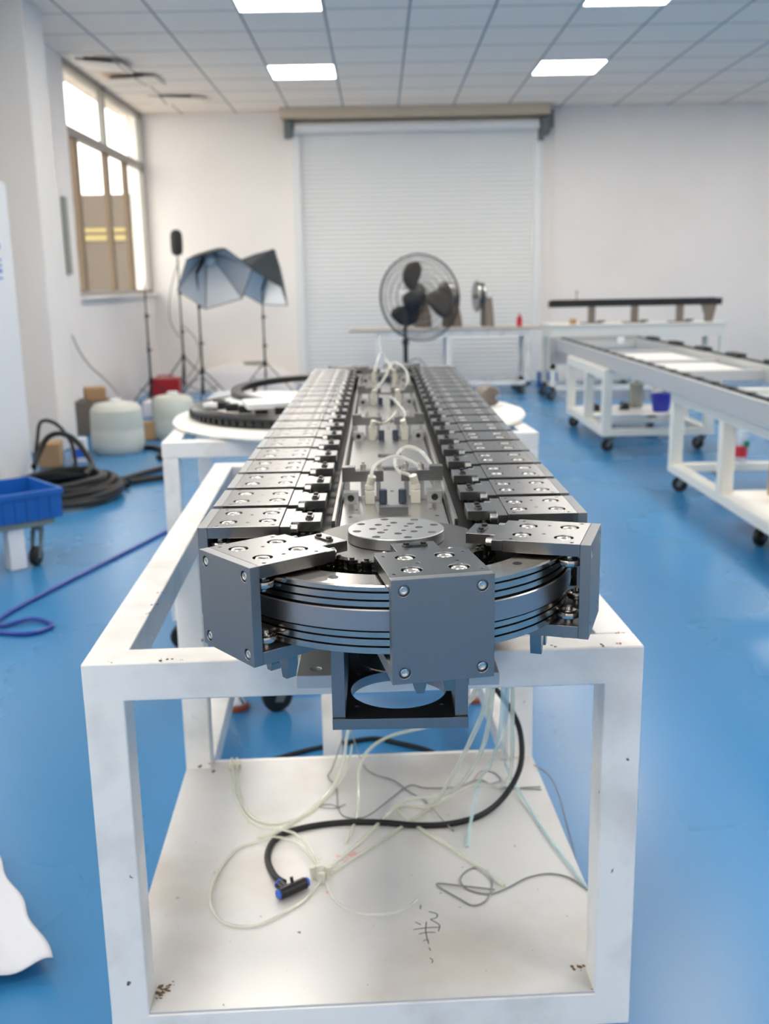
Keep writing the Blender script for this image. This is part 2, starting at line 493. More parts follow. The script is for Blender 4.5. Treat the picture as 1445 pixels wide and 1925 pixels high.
# sagging tiles with gaps by the window
for i, (x, y, sx, sy, rx, ry, lb) in enumerate([(-2.22, 10.0, .5, .5, .05, -.05, 'sagging ceiling tile in the corner nearest the pillar'),
                                (-2.0, 11.0, .55, .3, -.06, .05, 'sagging ceiling tile halfway along the window'),
                                (-2.3, 9.3, .4, .4, .0, .10, 'broken ceiling tile with a bright gap above the first window pane')]):
    t = MB().box(-sx/2, sx/2, -sy/2, sy/2, -0.008, 0.004).build('ceiling_tile', 'ceiling_tiles')
    t.location = (x, y, ZC-0.03); t.rotation_euler = (rx, ry, 0)
    tag(t, lb, 'ceiling tile')
    s_ = MB().box(-sx*.28, sx*.3, -0.012, 0.012, 0, 0.012).build('tile_gap', 'dark_steel', t)
    s_.location = (0, -sy/2-0.02, 0.005)

# ------------------------------------------------------------------ shared builders
def caster(parent, x, y, ztop, ang=0.0, r=0.042):
    """swivel caster hanging from z=ztop down to the floor"""
    t = empty('caster', (x, y, ztop), ang); t.parent = parent
    h = ztop
    MB().box(-0.04, 0.04, -0.035, 0.035, -0.006, 0.0).build('caster_plate', 'grey_bracket', t, 0.002)
    f = MB(); f.cyl((0,0,-0.024), (0,0,1), 0.024, 0.02, 18)
    for s in (-1, 1): f.prism([(0.018, -0.024), (-0.02, -0.024), (-0.042, -(h-r)-0.008), (-0.02, -(h-r)-0.012)], -0.002, 0.002, Matrix(((1,0,0,0),(0,0,1,s*0.019),(0,1,0,0),(0,0,0,1))))
    f.build('caster_fork', 'grey_bracket', t)
    MB().lathe([(0.008,-0.015),(r-0.006,-0.015),(r,-0.010),(r,0.010),(r-0.006,0.015),(0.008,0.015)], 28, Matrix(((1,0,0,-0.03),(0,0,1,0),(0,1,0,-(h-r)),(0,0,0,1)))).build('wheel', 'rubber_black', t)
    return t

def post(parent, x, y, z0, z1, w, m='white_paint', name='leg'):
    return MB().box(x-w/2, x+w/2, y-w/2, y+w/2, z0, z1).build(name, m, parent, 0.003)

# ------------------------------------------------------------------ near welded table under the machine
ZT = 0.69
T1 = empty('work_table', (-0.382, 1.20, 0), radians(2.4))
tag(T1, 'white painted square-tube steel table in the foreground with a lower shelf', 'table')
WT, LT, tb = 0.717, 1.47, 0.052
top = MB()
top.box(0, WT, 0, tb, ZT-tb, ZT).box(0, WT, LT-tb, LT, ZT-tb, ZT)
top.box(0, tb, tb, LT-tb, ZT-tb, ZT).box(WT-tb, WT, tb, LT-tb, ZT-tb, ZT).box(tb, WT-tb, 0.72, 0.72+tb, ZT-tb, ZT-0.001)
top.build('top_frame', 'white_paint', T1, 0.003)
MIDY = 0.745
for x in (tb/2, WT-tb/2):
    for y in (tb/2, MIDY, LT-tb/2):
        post(T1, x, y, 0.15, ZT-.008, tb-0.0004)
post(T1, 0.30, MIDY+0.13, 0.13, ZT-tb, 0.042)
lo = MB()
lo.box(0, WT, 0, tb, 0.128, 0.1795).box(0, tb, tb, LT, 0.128, 0.1795).box(WT-tb, WT, tb, LT, 0.128, 0.1795).box(tb, WT-tb, LT-tb, LT, 0.128, 0.1795).box(tb, WT-tb, MIDY-0.02, MIDY+0.02, 0.128, 0.1795)
lo.build('lower_frame', 'white_paint', T1, 0.003)
sh = MB().box(0.001, WT-0.001, 0.001, MIDY, 0.18, 0.183).build('shelf', 'shelf_paint', T1)
for x, y in ((0.06, 0.1), (WT-0.06, 0.1)): caster(T1, x, y, 0.128)
caster(T1, 0.17, LT-0.04, 0.128, 0.4)
for x in (tb/2, WT-tb/2):
    ft = MB(); ft.cyl((x, LT-tb/2, 0.016), (0,0,1), 0.007, 0.112, 14).lathe([(0.03,0.016),(0.03,0.022),(0.012,0.05),(0.01,0.07)], 24, Matrix.Translation((x, LT-tb/2, 0)))
    fo = ft.build('levelling_foot', 'chrome', T1)
    MB().lathe([(0.034,0),(0.036,0.004),(0.036,0.014),(0.032,0.017)], 24, Matrix.Translation((x, LT-tb/2, 0))).build('foot_pad', 'orange_rubber', fo)
# red smear and rust at the corners
def blots(name, spots, z, m, parent, seed=1):
    rnd = random.Random(seed)
    for x, y, r, n_ in spots:
        b = MB()
        for j in range(n_):
            cx, cy = x+rnd.gauss(0, r*.9)*(n_ > 1), y+rnd.gauss(0, r*.9)*(n_ > 1); rr = r*rnd.uniform(.25, .8)
            vs = [b.bm.verts.new((cx+rr*rnd.uniform(.5,1.2)*cos(2*pi*k/9), cy+rr*rnd.uniform(.5,1.2)*sin(2*pi*k/9), z+j*.00002)) for k in range(9)]
            b.bm.faces.new(vs)
        b.build(name, m, parent)
def flat_strokes(name, strokes, z, w, m, parent=None):
    b = MB()
    for st in strokes:
        pts = catmull([Vector((x, y, z)) for x, y in st], 5)
        for p, q in zip(pts, pts[1:]):
            d0 = (q-p)
            if d0.length < 1e-6: continue
            nn = Vector((-d0.y, d0.x, 0)).normalized()*w/2
            vs = [b.bm.verts.new(v) for v in (p+nn, p-nn, q-nn, q+nn)]
            b.bm.faces.new(vs)
    return b.build(name, m, parent)
SHZ = 0.1834
wm = T1.matrix_world
import numpy as _np
def to_t1(x, y):
    a = radians(2.4); dx, dy = x+0.382, y-1.20
    return (dx*cos(a)+dy*sin(a), -dx*sin(a)+dy*cos(a))
flat_strokes('pencil_mark', [
    [to_t1(*p) for p in [(0.050,1.436),(0.049,1.425)]],
    [to_t1(*p) for p in [(0.062,1.418),(0.074,1.412),(0.073,1.402),(0.064,1.398),(0.070,1.392),(0.077,1.382),(0.074,1.368)]],
    [to_t1(*p) for p in [(0.048,1.385),(0.040,1.392)]],
    [to_t1(*p) for p in [(0.036,1.373),(0.055,1.377),(0.076,1.378)]],
    [to_t1(*p) for p in [(0.057,1.392),(0.055,1.372),(0.056,1.352),(0.058,1.338)]],
    [to_t1(*p) for p in [(0.044,1.362),(0.056,1.366),(0.070,1.365)]],
    [to_t1(*p) for p in [(0.050,1.345),(0.056,1.349),(0.058,1.345)]],
    [to_t1(*p) for p in [(0.058,1.330),(0.060,1.322)]],
    [to_t1(*p) for p in [(0.058,1.306),(0.062,1.300),(0.060,1.294)]],
], SHZ, 0.0019, 'pencil', T1)
tag(bpy.data.objects['pencil_mark'], 'dark handwritten pencil character')
mat('red_smear', (0.72, 0.36, 0.36), 0.5); mat('rust', (0.16, 0.09, 0.05), 0.9)
blots('paint_smear', [(*to_t1(-.06,1.585), .007, 9), (*to_t1(-.083,1.578), .006, 7), (*to_t1(-.117,1.572), .003, 3), (*to_t1(-.10,1.478), .003, 4)], SHZ, 'red_smear', T1, 3)
blots('rust_spot', [(.062,.045,.006,14),(.060,.030,.004,8),(WT-.060,.05,.005,10),(.060,.705,.004,8),(WT-.06,.705,.004,7),(.075,.055,.004,5)], SHZ, 'rust', T1, 5)
mat('chip_dark', (0.06,0.045,0.035), 0.9); mat('primer_red', (0.40,0.16,0.12), 0.8)
blots('chipped_paint', [(.098,.003,.0035,5),(.128,.004,.0025,3),(.112,.012,.003,4),(.033,.006,.002,2),(.60,.008,.003,4),(.665,.008,.003,5),(tb-.002,.20,.003,5),(tb-.002,.24,.003,5),(tb-.002,.30,.0025,4),(WT-.05,.14,.004,8),(WT-.04,.12,.003,5)], ZT+.0003, 'chip_dark', T1, 8)
blots('primer_chip', [(WT-.03,.012,.004,5),(WT-.10,.045,.004,8),(.075,.09,.002,2),(WT-.02,.05,.003,4)], ZT+.0003, 'primer_red', T1, 9)
# ------------------------------------------------------------------ second white table under the far part of the machine
T2 = empty('work_table', (-0.666, 3.05, 0), radians(3.5)); tag(T2, 'wide white steel table behind the foreground table carrying a round disc', 'table')
W2, L2 = 1.16, 0.95
b = MB(); z = ZT
b.box(0,W2,0,.05,z-.05,z).box(0,W2,L2-.05,L2,z-.05,z).box(0,.05,.05,L2-.05,z-.05,z).box(W2-.05,W2,.05,L2-.05,z-.05,z).box(0.05,W2-0.05,0.45,0.5,z-.05,z-0.001)
b.build('top_frame', 'white_paint', T2, 0.003)
for x in (.025, .40, .78, W2-.025):
    for y in (.025, L2-.025):
        if x in (.40, .78) and y < 0.1: continue
        post(T2, x, y, 0.12, z-.05, .048)
b = MB(); b.box(0,W2,0,.05,.12,.16).box(0,W2,L2-.05,L2,.12,.16).box(0,.05,.05,L2-.05,.12,.16).box(W2-.05,W2,.05,L2-.05,.12,.16)
b.build('lower_frame', 'white_paint', T2, 0.003)
for x in (.05, W2-.05):
    for y in (.08, L2-.08): caster(T2, x, y, 0.12)
# small stand piece under its left edge (grey box on the lower frame)
o = MB().box(0,0.2,0,0.12,0,0.05).build('grey_box', 'cabinet_white', None, 0.004); o.location = (-0.60, 3.2, 0.161)
tag(o, 'small pale box low under the left edge of the second white table', 'box')

# ------------------------------------------------------------------ the circulating conveyor
CX0, CY0 = 0.015, 1.080          # axis of the near sprocket
RC = 0.1034                      # chain radius
NC, PITCHC = 43, 0.1111
LS = (NC*PITCHC - 2*pi*RC)/2     # straight length
CY1 = CY0+LS
ZTOP, ZBOT = 0.894, 0.7954
ZM = 0.8454
M_ = empty('conveyor', (CX0, CY0, ZT)); tag(M_, 'long oval steel conveyor bed with guide track lying on the two white tables', 'conveyor')
def mz(z): return z-ZT
# guide track swept round the oval
prof = [(.146,.028),(.146,-.028),(.182,-.0335),(.186,-.0335),(.186,-.0275),(.1765,-.0275),(.1765,-.0255),(.186,-.0255),(.186,-.0195),(.1765,-.0195),(.1765,-.0175),(.186,-.0175),
        (.186,-.0125),(.1765,-.0125),(.1765,-.0105),(.188,-.0105),(.1895,-.0095),(.1895,.0095),(.188,.0105),(.1765,.0105),(.1765,.0125),(.186,.0125),(.186,.0175),(.1765,.0175),
        (.1765,.0195),(.186,.0195),(.186,.0255),(.1765,.0255),(.1765,.0275),(.186,.0275),(.186,.0315),(.1845,.033),(.150,.033)]
def sweep_oval(prof, name, material, z0, seg=48):
    b = MB(); rings = []
    st = []
    for k in range(seg+1): st.append((0.0, 0.0, pi + pi*k/seg))
    for k in range(seg+1): st.append((0.0, LS, pi*k/seg))
    for cx, cy, a in st:
        rings.append([b.bm.verts.new((cx+r*cos(a), cy+r*sin(a), z0+z)) for r, z in prof])
    n = len(prof)
    for i in range(len(rings)):
        a, c = rings[i], rings[(i+1) % len(rings)]
        for k in range(n): b.bm.faces.new((a[k], a[(k+1)%n], c[(k+1)%n], c[k]))
    return b.build(name, material, M_, angle=30)
tr_ = sweep_oval(prof, 'guide_track', 'ring_steel', mz(ZM))
tr_.data.materials.append(MATS['band_steel']); tr_.data.materials.append(MATS['dark_steel'])
n = len(prof)
for i, p in enumerate(tr_.data.polygons):
    k = i % n
    r0 = prof[k][0]; r1 = prof[(k+1) % n][0]
    if r0 > .187 and r1 > .187: p.material_index = 1
    elif r0 < .178 and r1 < .178 and r0 > .16: p.material_index = 2
for dg_ in (-150, -112, -78, -45, -15):
    a = radians(dg_); MB().cyl((0.166*cos(a), 0.166*sin(a), mz(ZM)+.0325), (0,0,1), .0048, .0008, 16).build('track_plug', 'dark_steel', M_)
# inner wall below the chain, body, deck, side strips
b = MB()
b.box(-.088, .088, .12, LS-.12, .016, mz(.838))
b.build('bed_body', 'dark_steel', M_)
b = MB(); b.box(-.0665, .0665, .075, LS-.075, mz(.857), mz(.862))
dk = b.mesh('deck')
c = MB()
for k in range(4):
    yy = 0.27+0.56*k
    for dx, dy, r in ((-.055,-.10,.003),(.055,-.10,.003),(-.048,-.06,.0022),(.048,-.06,.0022),(-.03,.10,.0025),(.03,.10,.0025),(0,.06,.003),(-.05,.16,.003),(.05,.16,.003),(0.01,-.02,.002)):
        c.cyl((dx, yy+dy, mz(.85)), (0,0,1), r, .02, 12)
dk = drill(dk, c.mesh('c'))
put('deck_plate', dk, 'deck_aluminium', M_)
for s in (-1, 1):
    MB().box(s*.0725-.0022, s*.0725+.0022, .085, LS-.085, mz(.838), mz(.8775)).build('side_strip', 'strip_steel', M_, .0006)
    MB().box(s*.069-.0012, s*.069+.0012, .085, LS-.085, mz(.85), mz(.866)).build('slot_liner', 'dark_steel', M_)
# small blocks on the deck
for yy, w_, z_ in ((.176,.0185,.011),(.50,.02,.004),(.62,.02,.004),(1.06,.02,.004),(1.62,.02,.004)):
    MB().box(-w_, w_, yy, yy+.012, mz(.862), mz(.862)+z_).build('deck_block', 'plate_steel', M_, .0006)
sweep_oval([(.074,-.002),(.147,-.002),(.147,.001),(.074,.001)], 'chain_tray', 'dark_steel', mz(.8405))
# sprockets
def sprocket(yc):
    T = 41
    poly = []
    for k in range(T*6):
        a = 2*pi*k/(T*6); ph = k % 6
        r = (.0965, .0965, .0985, .1045, .1045, .0985)[ph]
        poly.append((r*cos(a), r*sin(a)))
    b = MB(); b.prism(poly, mz(.8655), mz(.8705)); 
    b.lathe([(.093, mz(.8705)),(.093, mz(.8745)),(.092, mz(.8755))], 72)
    o = b.build('sprocket', 'sprocket_steel', M_, angle=25); o.location = (0, yc, 0)
    b = MB(); b.lathe([(.0518, mz(.8755)),(.0528, mz(.8763)),(.0528, mz(.8872)),(.0520, mz(.888))], 72)
    me = b.mesh('hub')
    c = MB()
    for k in range(8): 
        a = 2*pi*(k+.35)/8; c.cyl((.044*cos(a), .044*sin(a), mz(.884)), (0,0,1), .0046, .01, 18)
    for k in range(8):
        a = 2*pi*(k+.1)/8; c.cyl((.0255*cos(a), .0255*sin(a), mz(.884)), (0,0,1), .0042, .01, 18)
    for k in range(4):
        a = 2*pi*(k+.4)/4; c.cyl((.014*cos(a), .014*sin(a), mz(.884)), (0,0,1), .0028, .01, 14)
    me = drill(me, c.mesh('c'))
    h = put('hub_disc', me, 'aluminium', M_); h.location = (0, yc, 0); return h
sprocket(0.0); 
o = bpy.data.objects['sprocket'].copy(); COL.objects.link(o); o.location = (0, LS, 0)
o = bpy.data.objects['hub_disc'].copy(); COL.objects.link(o); o.location = (0, LS, 0)
# gear case below the near sprocket
b = MB(); b.cyl((0,0,.045), (0,0,1), .044, .066, 48, .003)
b.cyl((0,0,.111),(0,0,1),.03,.06,32)
for k in range(6):
    a = 2*pi*k/6+.5; b.cyl((.036*cos(a), .036*sin(a), .040), (0,0,1), .004, .006, 12)
b.build('gear_case', 'gloss_black', M_)
# base plate with two forward tongues and slots
poly = [(-.1185,.028),(-.074,.028),(-.074,.09),(.082,.09),(.082,.028),(.1185,.028),(.1185,.31),(-.1185,.31)]
b = MB(); b.prism(poly, 0.0005, .0165); me = b.mesh('base')
c = MB()
for s in (-1, 1): c.cyl((s*.0965, .050, -.01), (0,0,1), .0062, .04, 20)
me = drill(me, c.mesh('c'))
put('base_plate', me, 'cast_plate', M_, .0012)
MB().box(-.07, .07, .31, LS+.06, .0005, .016).build('base_rail', 'aluminium', M_, .001)
# motor bracket: box frame hanging in front
bk = MB(); bk.box(-.0715, .0725, -.082, .067, -.0015, .0105); me = bk.mesh('bp')
c = MB(); c.cyl((0,-.002,-.02), (0,0,1), .0537, .05, 72)
for sx in (-1,1):
    for sy in (-1,1): c.cyl((sx*.046, -.002+sy*.046, -.02), (0,0,1), .0022, .05, 10)
me = drill(me, c.mesh('c'))
bplate = put('motor_bracket', me, 'bracket_steel', M_, .0006)
for x0, x1 in ((-.0715, -.0575), (.0585, .0725)):
    MB().box(x0, x1, -.078, .067, .0105, mz(ZM)-.034).build('side_wall', 'bracket_steel', bplate, .0008)
MB().box(-.0575, .0585, .055, .067, .0105, .045).build('back_wall', 'dark_steel', bplate)
# ---------------------------------------------------------------- chain (one continuous part of the machine, moving on its own)
chn = MB()
NL = int(round(NC*PITCHC/0.015873))
def loop_point(s, off=0.0):
    """arc length s measured from the near apex, anticlockwise (towards +x)"""
    tot = NC*PITCHC; s %= tot
    q = pi*RC/2
    R = RC+off
    if s < q:
        a = -pi/2 + s/RC; return (R*cos(a), R*sin(a), a)
    s -= q
    if s < LS: return (R, s, 0.0)
    s -= LS
    if s < 2*q:
        a = s/RC; return (R*cos(a), LS+R*sin(a), a)
    s -= 2*q
    if s < LS: return (-R, LS-s, pi)
    s -= LS
    a = pi + s/RC; return (R*cos(a), R*sin(a), a)
for k in range(NL):
    s0 = k*NC*PITCHC/NL
    x, y, a = loop_point(s0); x2, y2, a2 = loop_point(s0+NC*PITCHC/NL)
    chn.cyl((x, y, .0), (0,0,1), .0052, .0245, 10)
    chn.cyl((x, y, .0245), (0,0,1), .0026, .002, 8)
    mx_, my_ = (x+x2)/2, (y+y2)/2; dx, dy = x2-x, y2-y; ln = math.hypot(dx, dy); ux, uy = dx/ln, dy/ln
    zz = .0228 if k % 2 else .0212
    Mx = Matrix(((ux,-uy,0,mx_),(uy,ux,0,my_),(0,0,1,0),(0,0,0,1)))
    pl = []
    for j in range(7): t_ = -pi/2+pi*j/6; pl.append((ln/2+.0062*cos(t_), .0062*sin(t_)))
    pl.append((0, .0042))
    for j in range(7): t_ = pi/2+pi*j/6; pl.append((-ln/2+.0062*cos(t_), .0062*sin(t_)))
    pl.append((0, -.0042))
    for z0 in (zz, zz-.0095, .0015 if k % 2 else .003): chn.prism(pl, z0, z0+.0013, Mx)
ch = chn.build('roller_chain', 'chain_steel', None)
ch.location = (CX0, CY0, .8545)
tag(ch, 'dark oiled roller chain running round the sprocket inside the carriage ring', 'chain')

# ---------------------------------------------------------------- carriages
RO = .2163
ORX = .165                        # local origin at this distance from the loop axis
HH = ZTOP-ZBOT
HW = .0477
def X(r): return r-ORX
C0 = empty('carriage', (0,0,0))
def counterbores(c, x0, z, r, depth):
    pass
# face plate
b = MB(); b.box(X(RO-.0105), X(RO), -HW, HW, 0, HH); me = b.mesh('face')
c = MB()
for sy in (-1, 1):
    for z in (.0105, HH-.0105): c.cyl((X(RO)-.0035, sy*(HW-.0115), z), (1,0,0), .0054, .01, 24)
me = drill(me, c.mesh('c'))
face = put('face_plate', me, 'face_steel', C0, .0006)
# top plate
b = MB(); b.box(X(.1275), X(RO-.0106), -HW+.0004, HW-.0004, HH-.0128, HH); me = b.mesh('top')
c = MB()
BX = {.1425: .0195, .186: .0225}
for r in BX:
    for sy in (-1, 1): c.cyl((X(r), sy*BX[r], HH-.0062), (0,0,1), .0098, .02, 28)
for r, y in ((.164,-.012),(.164,.026),(.1345,-.0395),(.1345,.0395),(.1965,-.041),(.1965,.041)): c.cyl((X(r), y, HH-.006), (0,0,1), .0019, .02, 12)
me = drill(me, c.mesh('c'))
put('top_plate', me, 'plate_steel', C0, .0005)
# neck and tab joined as the connector block
b = MB()
poly = [(X(.1270), .045), (X(.1155), .045), (X(.1155), .0225), (X(.0835), .0225), (X(.0835), -.0225), (X(.1155), -.0225), (X(.1155), -.045), (X(.1270), -.045)]
b.prism(poly, HH-.0125, HH-.0012)
conn = b.build('connector', 'plate_steel', C0, .0005)
for s in (-1, 1): MB().screw((X(.1156), s*.0335, HH-.0066), (-1,0,0), .0046, .0075, 16).build('clamp_screw', 'screw_steel', conn)
b = MB()
xs = X(.097)
pl = []
for j in range(9): t_ = pi*j/8; pl.append((xs+.0046*cos(t_), .0088+.0046*sin(t_)))
for j in range(9): t_ = pi+pi*j/8; pl.append((xs+.0046*cos(t_), -.0088+.0046*sin(t_)))
b.prism(pl, HH-.0012, HH+.0008)
clip = b.build('chain_clip', 'chain_steel', C0, .0003)
for s in (-1, 1): MB().cyl((xs, s*.0088, HH+.0006), (0,0,1), .0031, .0019, 14, .0005).build('pin', 'dark_steel', clip)
# bottom plate and lug
b = MB(); b.box(X(.1275), X(RO-.0106), -HW+.0004, HW-.0004, 0, .0128)
b.build('bottom_plate', 'face_steel', C0, .0005)
def u_plate(w, h, notch, cy):
    pl = [(-w, 0), (-w, -h*.55), (-w+.004, -h), (-notch-.002, -h), (-notch, -h*.75)]
    for j in range(9): t_ = pi - pi*j/8; pl.append((notch*cos(t_), -h*.75+notch*sin(t_)*1.0))
    pl += [(notch+.002, -h), (w-.004, -h), (w, -h*.55), (w, 0)]
    return pl
b = MB(); b.prism(u_plate(.022, .033, .0085, 0), -.006, .006, Matrix(((0,0,1,X(.158)),(1,0,0,.004),(0,1,0,0),(0,0,0,1))))
b.build('fork_lug', 'plate_steel', C0, .0006)
# screws
for r in BX:
    for sy in (-1, 1):
        MB().screw((X(r), sy*BX[r], HH-.0063), (0,0,1), .0077, .0058, 24).build('socket_screw', 'screw_steel', C0)
for sy in (-1, 1):
    for z in (.0105, HH-.0105):
        MB().screw((X(RO)-.0036, sy*(HW-.0115), z), (1,0,0), .0040, .0031, 20).build('socket_screw', 'screw_steel', C0)
# rollers
for sy in (-1, 1):
    for z0, sg in ((HH-.0128, -1), (.0128, 1)):
        b = MB()
        A_ = Matrix(((1,0,0,X(.1942)),(0,1,0,sy*.0335),(0,0,sg,z0),(0,0,0,1)))
        b.lathe([(.0045,0),(.0045,.004),(.0075,.0042),(.0085,.0055),(.0108,.0062),(.0113,.0078),(.0113,.0102),(.0108,.0118),(.0085,.0125),(.0075,.0135),(.0040,.0138),(.0035,.017)], 24, A_)
        b.build('roller', 'ring_steel', C0)

NUM = ['first','second','third','fourth','fifth','sixth','seventh','eighth','ninth','tenth','eleventh','twelfth','thirteenth','fourteenth','fifteenth','sixteenth','seventeenth','eighteenth','nineteenth','twentieth','twenty-first']
S0 = RC*radians(10.3)
qq = pi*RC/2
items = []
for k in range(NC):
    s = (S0 + k*PITCHC) % (NC*PITCHC)
    x, y, a = loop_point(s, ORX-RC)
    items.append((k, s, x, y, a))
right = sorted([i for i in items if i[4] == 0.0], key=lambda i: i[3])
left = sorted([i for i in items if i[4] == pi], key=lambda i: i[3])
lab = {}
for j, i in enumerate(right): lab[i[0]] = 'steel carriage block, %s from the front in the right-hand straight row' % NUM[j]
for j, i in enumerate(left): lab[i[0]] = 'steel carriage block, %s from the front in the left-hand straight row' % NUM[j]
back = [i for i in items if i[0] not in lab and i[3] > 1.0]
for j, i in enumerate(sorted(back, key=lambda i: i[2])): lab[i[0]] = 'steel carriage block on the far curve of the track, %s from the left' % NUM[j]
fr = sorted([i for i in items if i[0] not in lab], key=lambda i: i[2])
for i, t_ in zip(fr, ['front-left steel carriage block swung outward on the near curve of the track', 'front steel carriage block on the curve with its square face turned to the camera', 'front-right steel carriage block swung outward on the near curve of the track']): lab[i[0]] = t_
first = True
for k, s, x, y, a in items:
    o = C0 if first else copy_tree(C0)
    first = False
    o.location = (CX0+x, CY0+y, ZBOT); o.rotation_euler = (0, 0, a)
    tag(o, lab.get(k, 'steel carriage block'), 'carriage', 'carriage blocks around the oval track')

# ---------------------------------------------------------------- clamp units on the deck
def clamp_unit(s):
    t = empty('clamp_unit', (0,0,0))
    def bx(x0, x1, *r): return (min(s*x0, s*x1), max(s*x0, s*x1)) + r
    MB().box(*bx(.046, .066, -.022, -.002, 0, .016)).build('end_block', 'aluminium', t, .0006)
    MB().screw((s*.056, -.022, .008), (0,-1,0), .0045, .003, 16).build('block_screw', 'dark_steel', t)
    for x0, x1 in ((.016,.022),(.036,.043),(.058,.066)): MB().box(*bx(x0, x1, 0, .02, .006, .026)).build('post', 'aluminium', t, .0006)
    MB().box(*bx(.014, .068, 0, .020, 0, .006)).build('foot_plate', 'aluminium', t, .0006)
    MB().box(*bx(.012, .068, -.002, .016, .026, .041)).build('cross_bar', 'plate_steel', t, .0008)
    for x in (.0185, .0395): MB().lathe([(.0042,0),(.0042,.008),(.0026,.0082),(.0026,.011)], 14, Matrix.Translation((s*x, .007, .041))).build('bar_bolt', 'screw_steel', t)
    MB().box(*bx(.050, .068, -.006, .010, .041, .047)).build('cap_block', 'plate_steel', t, .0006)
    b = MB(); b.cyl((s*.013, -.020, 0), (0,0,1), .0055, .019, 18, .001); b.build('guide_pin', 'slot_blue', t)
    e = MB(); e.box(*bx(.024, .037, -.026, -.012, 0, .018)); e.cyl((s*.0305, -.019, .018), (0,0,1), .0068, .008, 16, .001)
    e.tube([(s*.0305, -.019, .022), (s*.029, -.021, .030), (s*.027, -.023, .038)], .0055, 14, n=4)
    e.build('air_fitting', 'ivory_plastic', t, .0008)
    return t
base_l, base_r = clamp_unit(-1), clamp_unit(1)
names = ['nearest pair', 'second pair', 'third pair', 'farthest pair']
for k in range(4):
    for s, src in ((-1, base_l), (1, base_r)):
        o = src if k == 0 else copy_tree(src)
        o.location = (CX0, CY0+.27+.56*k, .862)
        tag(o, 'silver clamp unit with ivory air fitting, %s one of the %s on the deck' % ('left' if s < 0 else 'right', names[k]), 'clamp', 'clamp units between the carriage rows')
def tube_thing(name, pts, r, m_, label, cat='tube', group=None, n=6, seg=8):
    P0 = Vector(pts[0])
    b = MB(); b.tube([Vector(p)-P0 for p in pts], r, seg, n=n)
    o = b.build(name, m_); o.location = P0
    return tag(o, label, cat, group)
G = 'clear air tubes looping over the deck'
tubeA = [(-0.0125,1.327,.896),(-0.0125,1.325,.905),(-0.006,1.34,0.914),(0.009,1.36,0.918),(0.022,1.38,0.917),(0.043,1.38,0.909),(0.061,1.37,0.895),(0.072,1.36,0.879),(0.074,1.35,0.864)]
tubeB = [(0.042,1.327,.896),(0.035,1.335,.900),(0.024,1.36,0.900),(0.019,1.4,0.906),(0.028,1.43,0.917),(0.04,1.43,0.922),(0.056,1.42,0.917),(0.069,1.4,0.903),(0.074,1.38,0.884),(0.075,1.365,0.866)]
tube_thing('air_tube', tubeA, .0026, 'tube_clear', 'clear air tube arching from the left fitting of the nearest clamp pair', group=G)
tube_thing('air_tube', tubeB, .0026, 'tube_clear', 'clear air tube looping up from the right fitting of the nearest clamp pair', group=G)
tube_thing('air_tube', [(.042,1.887,.897),(0.047,1.92,0.908),(0.032,1.96,0.926),(0.020,1.99,0.929),(0.017,2.0,0.90),(0.017,2.0,0.864)], .0027, 'tube_clear', 'clear air tube rising from the right fitting of the second clamp pair', group=G)
tube_thing('air_tube', [(-.012,1.887,.897),(0.006,1.92,0.890),(0.024,1.95,0.898),(0.031,1.97,0.905),(0.033,1.99,0.89),(0.033,2.0,0.864)], .0027, 'ivory_plastic', 'yellowish air tube bending from the left fitting of the second clamp pair', group=G)
tube_thing('air_tube', [(.042,2.447,.897),(0.066,2.48,0.903),(0.068,2.53,0.935),(0.048,2.58,0.952),(0.031,2.58,0.950),(0.012,2.50,0.922),(-0.012,2.447,.898)], .0032, 'tube_clear', 'thick clear air tube arching between the fittings of the third clamp pair', group=G)
tube_thing('air_tube', [(-.012,3.007,.897),(-0.007,3.03,0.92),(0.006,3.06,0.945),(0.022,3.06,0.925),(0.042,3.007,.898)], .0032, 'tube_clear', 'clear air tube arching over the farthest clamp pair', group=G)
tube_thing('air_tube', [(.006,3.062,.944),(.002,3.064,.975),(.004,3.066,1.0)], .0026, 'tube_clear', 'short clear air tube end sticking up above the farthest clamp pair', group=G)

# ---------------------------------------------------------------- hoses and wires under the table
GH = 'clear hoses hanging from the machine to the shelf'
Z0 = .1862
def hang(pts, r, m_, lb): tube_thing('air_hose', pts, r*1.12, m_.replace('tube_clear', 'hose_clear'), lb, 'hose', GH, n=6)
hang([(.142,1.30,.69),(.141,1.30,.60),(.128,1.38,.50),(.10,1.55,.33),(.08,1.72,.2),(.02,1.742,Z0),(.05,1.674,Z0),(.12,1.583,Z0),(.188,1.48,Z0)], .0034, 'tube_clear', 'clear hose dropping to the shelf and kinking toward its front right')
hang([(.150,1.31,.69),(.148,1.32,.58),(.142,1.42,.45),(.11,1.62,.28),(.03,1.736,.20),(-.046,1.627,Z0),(-.112,1.525,Z0)], .0034, 'tube_clear', 'clear hose sweeping down leftward to the bundle beside the black tee')
hang([(.160,1.30,.69),(.163,1.32,.56),(.170,1.5,.40),(.172,1.72,.25),(.15,1.66,.20),(.138,1.60,Z0)], .003, 'tube_blue_clear', 'bluish clear hose hanging straight behind the front rail')
hang([(.168,1.31,.69),(.174,1.36,.55),(.20,1.6,.38),(.235,1.82,.22),(.262,1.74,.19),(.285,1.62,Z0),(.322,1.468,Z0)], .003, 'tube_blue_clear', 'bluish clear hose running to the right edge of the shelf')
hang([(.175,1.32,.69),(.180,1.34,.55),(.195,1.50,.36),(.17,1.72,.24),(.10,1.75,.19),(.0,1.64,Z0),(-.10,1.522,Z0)], .003, 'tube_clear', 'clear hose crossing the shelf diagonally from the hanging bunch')
